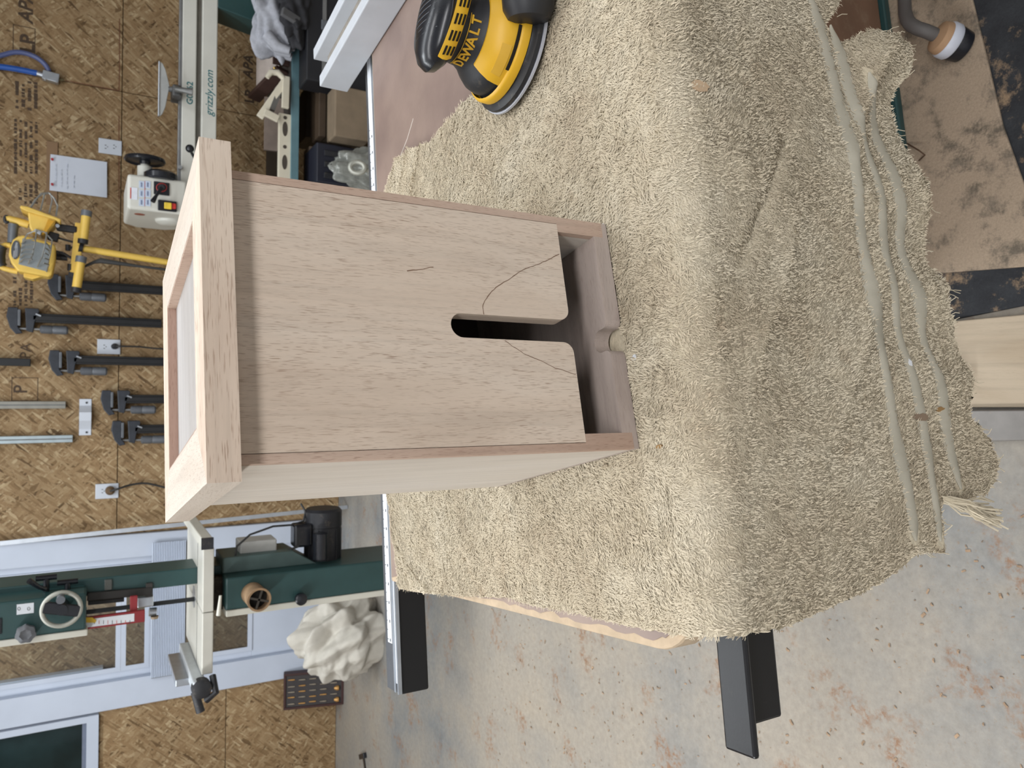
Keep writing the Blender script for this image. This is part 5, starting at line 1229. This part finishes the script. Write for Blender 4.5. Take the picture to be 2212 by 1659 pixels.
for k in range(12):
    t = 2 * math.pi * k / 12; P('motor_fin', MB().box((mx0 + (mx1 - mx0) * 0.33, BY + 0.14 + mr * math.cos(t), mz + mr * math.sin(t)), ((mx1 - mx0) * 0.6, 0.005, 0.005), (t, 0, 0)), M['blk'], mo)
P('capacitor_box', MB().box(((mx0 + mx1) / 2 + 0.01, BY + 0.12, mz + mr + 0.018), ((mx1 - mx0) * 0.42, 0.06, 0.06)), M['blk2'], mo, bevel=0.008)
P('capacitor', MB().cyl((mx0 + 0.03, BY + 0.05, mz + mr * 0.55), (mx0 + (mx1 - mx0) * 0.62, BY + 0.05, mz + mr * 0.55), 0.024, None, 16), M['blk2'], mo, smooth=True)
sb = P('switch_box', slab(519, 598, 1168, 1196, BY + 0.10, 0.09), plain('pale_grey_cover', (186, 186, 182), 0.5), bevel=0.004)
P('box_base', slab(520, 600, 1196, 1212, BY + 0.10, 0.09), M['blk2'], sb, bevel=0.003)
def path(pts): return [at(x, y, Y=Yq) for x, y, Yq in pts]
P('motor_cord', MB().tube(path([(522, 1205, BY + 0.09), (508, 1200, BY + 0.08), (512, 1180, BY + 0.08), (540, 1155, BY + 0.09), (590, 1137, BY + 0.1), (630, 1134, BY + 0.12), (655, 1126, BY + 0.13), (660, 1105, BY + 0.14), (650, 1088, BY + 0.16)]), 0.0035, 8), M['cord'], smooth=True)
P('motor_lead', MB().tube(path([(598, 1203, BY + 0.09), (620, 1190, BY + 0.09), (645, 1180, BY + 0.09)]), 0.004, 8), M['cord'], smooth=True)
P('spring_housing', MB().cyl(at(572, 1222, Y=BY + 0.09), at(606, 1218, Y=BY + 0.09), 0.020, 0.016, 16), plain('grey_green_casting', (78, 98, 96), 0.5), smooth=True)

# ---- canvas bundle, drill-bit case and small strip on the floor by the door
cb_ = at(800, 1385, Z=0.0)
M['canvas'] = plain('pale_canvas', (206, 201, 190), 0.85, 0, 0.10, 20, 0.3, 300)
cbx = at(750, 1380, Y=3.45)
crumple('canvas_bundle', 'crumpled pale canvas drop cloth heaped at the door foot', 'drop cloth', (cbx.x, 3.48, -0.01), (0.185, 0.17, 0.225), M['canvas'], 91, 100, 1.2, 0.16)
case_c = at(745, 1497, Z=0.0)
dcx = (at(690, 1471, Y=3.9).x + at(690, 1522, Y=3.9).x) / 2; dcw = abs(at(690, 1471, Y=3.9).x - at(690, 1540, Y=3.9).x)
dc_ = thing('drill_bit_case', 'dark framed case of small bits leaning against the wall', 'case', (dcx - 0.02, 3.97, 0.0), (math.radians(-14), 0, 0))
hh_ = 0.30
obj('tray', MB().span((-dcw / 2, 0, 0), (dcw / 2, 0.03, hh_)), plain('dark_foam_tray', (66, 62, 62), 0.8), dc_)
fm = plain('dark_red_brown_frame', (62, 34, 32), 0.5)
for a, b in (((-dcw / 2 - 0.012, -0.006, -0.001), (-dcw / 2, 0.036, hh_ + 0.012)), ((dcw / 2, -0.006, -0.001), (dcw / 2 + 0.012, 0.036, hh_ + 0.012)), ((-dcw / 2, -0.006, -0.001), (dcw / 2, 0.036, 0.012)), ((-dcw / 2, -0.006, hh_), (dcw / 2, 0.036, hh_ + 0.012))):
    obj('frame_board', MB().span(a, b), fm, dc_, bevel=0.002)
rb_ = random.Random(9); gold = plain('orange_brass_bit', (204, 156, 92), 0.4, 0.4); slv = plain('pale_steel_bit', (166, 156, 140), 0.4, 0.5)
for r_i in range(5):
    for c_i in range(5):
        x = -dcw / 2 + dcw * (c_i + 0.6) / 5.4; z = 0.035 + r_i * 0.055
        if r_i == 0 and c_i % 2 == 0: obj('bit', MB().lathe([(0.012, 0), (0.014, 0.01), (0.006, 0.025)], (x, -0.004, z - 0.01), (0, 0, 1), 10), gold, dc_, smooth=True)
        else: obj('bit', MB().lathe([(0.003, 0), (0.004, 0.012), (0.002, 0.035)], (x + rb_.uniform(-0.003, 0.003), -0.003, z), (0, 0, 1), 8), gold if rb_.random() < 0.35 else slv, dc_, smooth=True)
hg = at(788, 1648, Z=0.0)
sq = thing('try_square', 'small black try square lying on the floor at the far left', 'square', (hg.x, hg.y, 0.0), (0, 0, 0.5))
obj('blade', MB().span((-0.09, -0.012, 0.0), (0.02, 0.012, 0.004)), M['blk2'], sq); obj('stock', MB().span((0.02, -0.05, 0.0), (0.045, 0.03, 0.018)), M['blk2'], sq, bevel=0.003)

# ------------------------------------------------------------------ on the floor under the towel's hem
def floor_poly(pts, z): return [(lambda p: (p.x, p.y))(at(x, y, Z=z)) for x, y in pts]
def ground(name, pts, z0, z1, mat, label, cat, bevel=0.002):
    pl = floor_poly(pts, z1); cx, cy = sum(p[0] for p in pl) / len(pl), sum(p[1] for p in pl) / len(pl)
    o = obj(name, MB().prism([(a - cx, b - cy) for a, b in pl], lambda a, b, h: Vector((a, b, h)), 0, z1 - z0), mat, bevel=bevel); o.location = (cx, cy, z0); return tag(o, label, cat)
def dusty(name, base, cover, thr):
    t = NT(name); c = t.ramp(t.noise(scale=30, detail=5), [(0.3, S(*[int(v * 0.8) for v in base])), (0.7, S(*base))])
    n_ = t.noise(scale=22, detail=9, rough=0.72)
    c = t.mix(t.ramp(n_, [(thr - 0.06, g4(0)), (thr + 0.06, g4(1))]), c, S(*cover))
    f_ = t.ramp(t.noise(scale=320, detail=4, rough=0.8), [(0.3, g4(0.75)), (0.7, g4(1.15))]); c = t.mix(0.8, c, f_, 'MULTIPLY')
    t.col(c); t.bump(t.noise(scale=180, detail=5), 0.5, 0.002); return t.set(0.85, 0, 0.2)
ground('rubber_mat', [(1700, -260), (2330, -260), (2330, 620), (2260, 650), (1900, 722), (1750, 560)], 0.0, 0.008, dusty('dusty_black_rubber', (60, 62, 65), (150, 128, 104), 0.60), 'black rubber mat speckled with sawdust under the saw', 'mat')
ground('hardboard_sheet', [(1700, -240), (2080, -240), (2100, 0), (2132, 130), (2165, 270), (2212, 400), (2260, 520), (2228, 575), (2030, 590), (1900, 620), (1760, 540)], 0.008, 0.014, dusty('sawdust_covered_hardboard', (132, 120, 106), (166, 148, 128), 0.44), 'hardboard sheet thick with brown sawdust lying on the mat', 'board')
pw = wood('plywood_face', (184, 168, 146), (196, 181, 159), (166, 147, 122), 'Y', 0.15, 1.6, 7.0, 0.8)
ground('plywood_offcut', [(2330, 668), (2330, 880), (2075, 880), (1940, 885), (1900, 745), (2035, 696)], 0.0, 0.018, pw, 'pale plywood offcut on the floor below the towel hem', 'plywood')
ground('steel_channel', [(2330, 884), (2330, 948), (2080, 955), (1940, 960), (1940, 892), (2075, 886)], 0.0, 0.03, plain('grey_steel_channel', (128, 124, 120), 0.45, 0.5, 0.12, 30, dust=0.1), 'grey steel channel lying along the plywood edge', 'steel bar')
# caster peeping out beside the plywood
ct = at(2082, 815, Z=0.03)
ca = thing('caster_wheel', 'small black caster half hidden behind the towel hem', 'caster', (ct.x, ct.y + 0.03, 0.018))
obj('wheel', MB().lathe([(0.018, 0), (0.024, 0.004), (0.024, 0.018), (0.018, 0.022)], (-0.011, 0, 0.024), (1, 0, 0), 20), M['blk2'], ca, smooth=True); obj('fork', MB().span((-0.016, -0.006, 0.02), (0.016, 0.010, 0.056)), M['blk'], ca, bevel=0.003)
# cord with big round plug
pl0 = at(2048, 88, Z=0.05); pl_d = (at(2085, 118, Z=0.02) - at(2030, 78, Z=0.06)); 
plg = thing('power_plug', 'large round black plug with white collar on the dusty hardboard', 'plug', (pl0.x, pl0.y, 0.014))
ax = Vector((-0.32, -0.38, -0.87)).normalized(); PS = 0.78
o0 = Vector((0.010, 0.012, 0.034))
obj('plug_back', MB().lathe([(0.0094, 0.0000), (0.0234, 0.0060), (0.0257, 0.0140), (0.0257, 0.0220)], o0 - ax * 0.012, ax, 28), plain('dusty_tan_plug_back', (176, 142, 110), 0.8), plg, smooth=True)
obj('collar', MB().lathe([(0.0261, 0.0000), (0.0281, 0.0030), (0.0281, 0.0140), (0.0261, 0.0170)], o0 + ax * 0.004, ax, 28), plain('white_collar', (206, 210, 222), 0.4), plg, smooth=True)
obj('plug_body', MB().lathe([(0.0257, 0.0000), (0.0265, 0.0040), (0.0242, 0.0200), (0.0218, 0.0220)], o0 + ax * 0.020, ax, 28), M['blk2'], plg, smooth=True)
cpts = [o0 - ax * q for q in (0.008, 0.018, 0.028)] + [o0 + Vector(v) for v in ((0.016, 0.021, 0.030), (0.026, 0.032, 0.031), (0.040, 0.042, 0.026), (0.060, 0.052, 0.016), (0.10, 0.062, 0.003), (0.22, 0.075, -0.008), (0.4, 0.08, -0.008))]
obj('cable', MB().tube(cpts, 0.0105, 12), plain('grey_rubber_cable', (94, 90, 88), 0.6), plg, smooth=True)
w0 = at(1990, 335, Z=0.02)
tag(obj('bent_wire', MB().tube([at(1960, 310, Z=0.016), at(1985, 325, Z=0.03), at(1998, 335, Z=0.028), at(1985, 347, Z=0.016)], 0.0012, 6), plain('brown_wire', (88, 66, 50), 0.5)), 'short bent brown wire on the sawdust beside the hem', 'wire')
# frayed threads of the towel's torn corner and hem
M['thread'] = plain('cream_thread', (206, 194, 170), 0.9)
def thread_at(x, y, lift=0.002):
    u = np.array(unfold(x, y)); p = fold(np.array([u[0]]), np.array([u[1]]), np.array([lift]))[0]; return Vector(p)
rt = random.Random(21); fm_ = MB()
for k in range(46):
    a = rt.random(); p0 = thread_at(2026 + 22 * a + rt.uniform(-4, 4), 1072 + 14 * rt.random(), 0.004); L = 0.034 + 0.020 * rt.random()
    d = Vector((-0.010 - 0.016 * a + rt.uniform(-0.006, 0.006), -0.012 + rt.uniform(-0.006, 0.006), -L)); q = Vector((rt.uniform(-1, 1), rt.uniform(-1, 1), 0)) * 0.003
    fm_.tube([p0, p0 + d * 0.4 + q, p0 + d * 0.75 - q, p0 + d], 0.0008, 4)
hem = [p for p in px_outline if p[0] > 1790 and p[1] < 1200]
for k in range(60):
    i = rt.randrange(len(hem) - 1); f = rt.random(); x = hem[i][0] + (hem[i + 1][0] - hem[i][0]) * f; y = hem[i][1] + (hem[i + 1][1] - hem[i][1]) * f
    if y < -20: continue
    p0 = thread_at(x - 3, y, 0.001 + float(towel_h(*[np.array([v]) for v in unfold(x - 3, y)])[0])); d = Vector((rt.uniform(-0.006, 0.006), rt.uniform(-0.005, 0.001), -rt.uniform(0.003, 0.011)))
    fm_.tube([p0, p0 + d * 0.5 + Vector((rt.uniform(-0.002, 0.002), 0, 0)), p0 + d], 0.0004, 3)
fo = obj('frayed_threads', fm_, M['thread'], towel); fo['kind'] = 'stuff'
# loose shavings on the concrete
rs = random.Random(5); sv, sf = [], []
for k in range(1500):
    c = Vector((-rs.uniform(0.14, 1.5), rs.uniform(0.25, 2.3), 0.001))
    a = rs.uniform(0, 6.28); L = rs.uniform(0.001, 0.0045) * rs.uniform(0.6, 1.4); w_ = L * rs.uniform(0.2, 0.5); d = Vector((math.cos(a), math.sin(a), 0)); s_ = Vector((-d.y, d.x, 0)); n0 = len(sv); h = rs.uniform(0.0008, 0.003)
    sv += [c - d * L - s_ * w_, c - d * L + s_ * w_, c + s_ * w_ + Vector((0, 0, h)), c - s_ * w_ + Vector((0, 0, h)), c + d * L + s_ * w_, c + d * L - s_ * w_]
    sf += [(n0, n0 + 1, n0 + 2, n0 + 3), (n0 + 3, n0 + 2, n0 + 4, n0 + 5)]
me = bpy.data.meshes.new('wood_shavings'); me.from_pydata([tuple(v) for v in sv], [], sf); me.update(); me.materials.append(plain('orange_brown_shavings', (164, 138, 112), 0.8, 0, 0.3, 40))
so = bpy.data.objects.new('wood_shavings', me); COL.objects.link(so); so['kind'] = 'stuff'; so['label'] = 'loose brown wood shavings scattered on the concrete floor'; so['category'] = 'shavings'

# pieces too small to tell apart in the photograph stay joined
for o in bpy.data.objects:
    if o.type == 'MESH' and o.parent and o.name.split('.')[0] in ('socket_slots', 'bolt', 'pencil_scribble', 'mill_print', 'mill_stamp_frame', 'marker_line', 'scale_marks', 'grip_ribs', 'badge_print', 'wire_cage', 'mill_stamp', 'model_lettering', 'web_lettering', 'lettering'):
        if 'lettering' not in o.name and o.name.split('.')[0] != 'mill_stamp': o['kind'] = 'stuff'
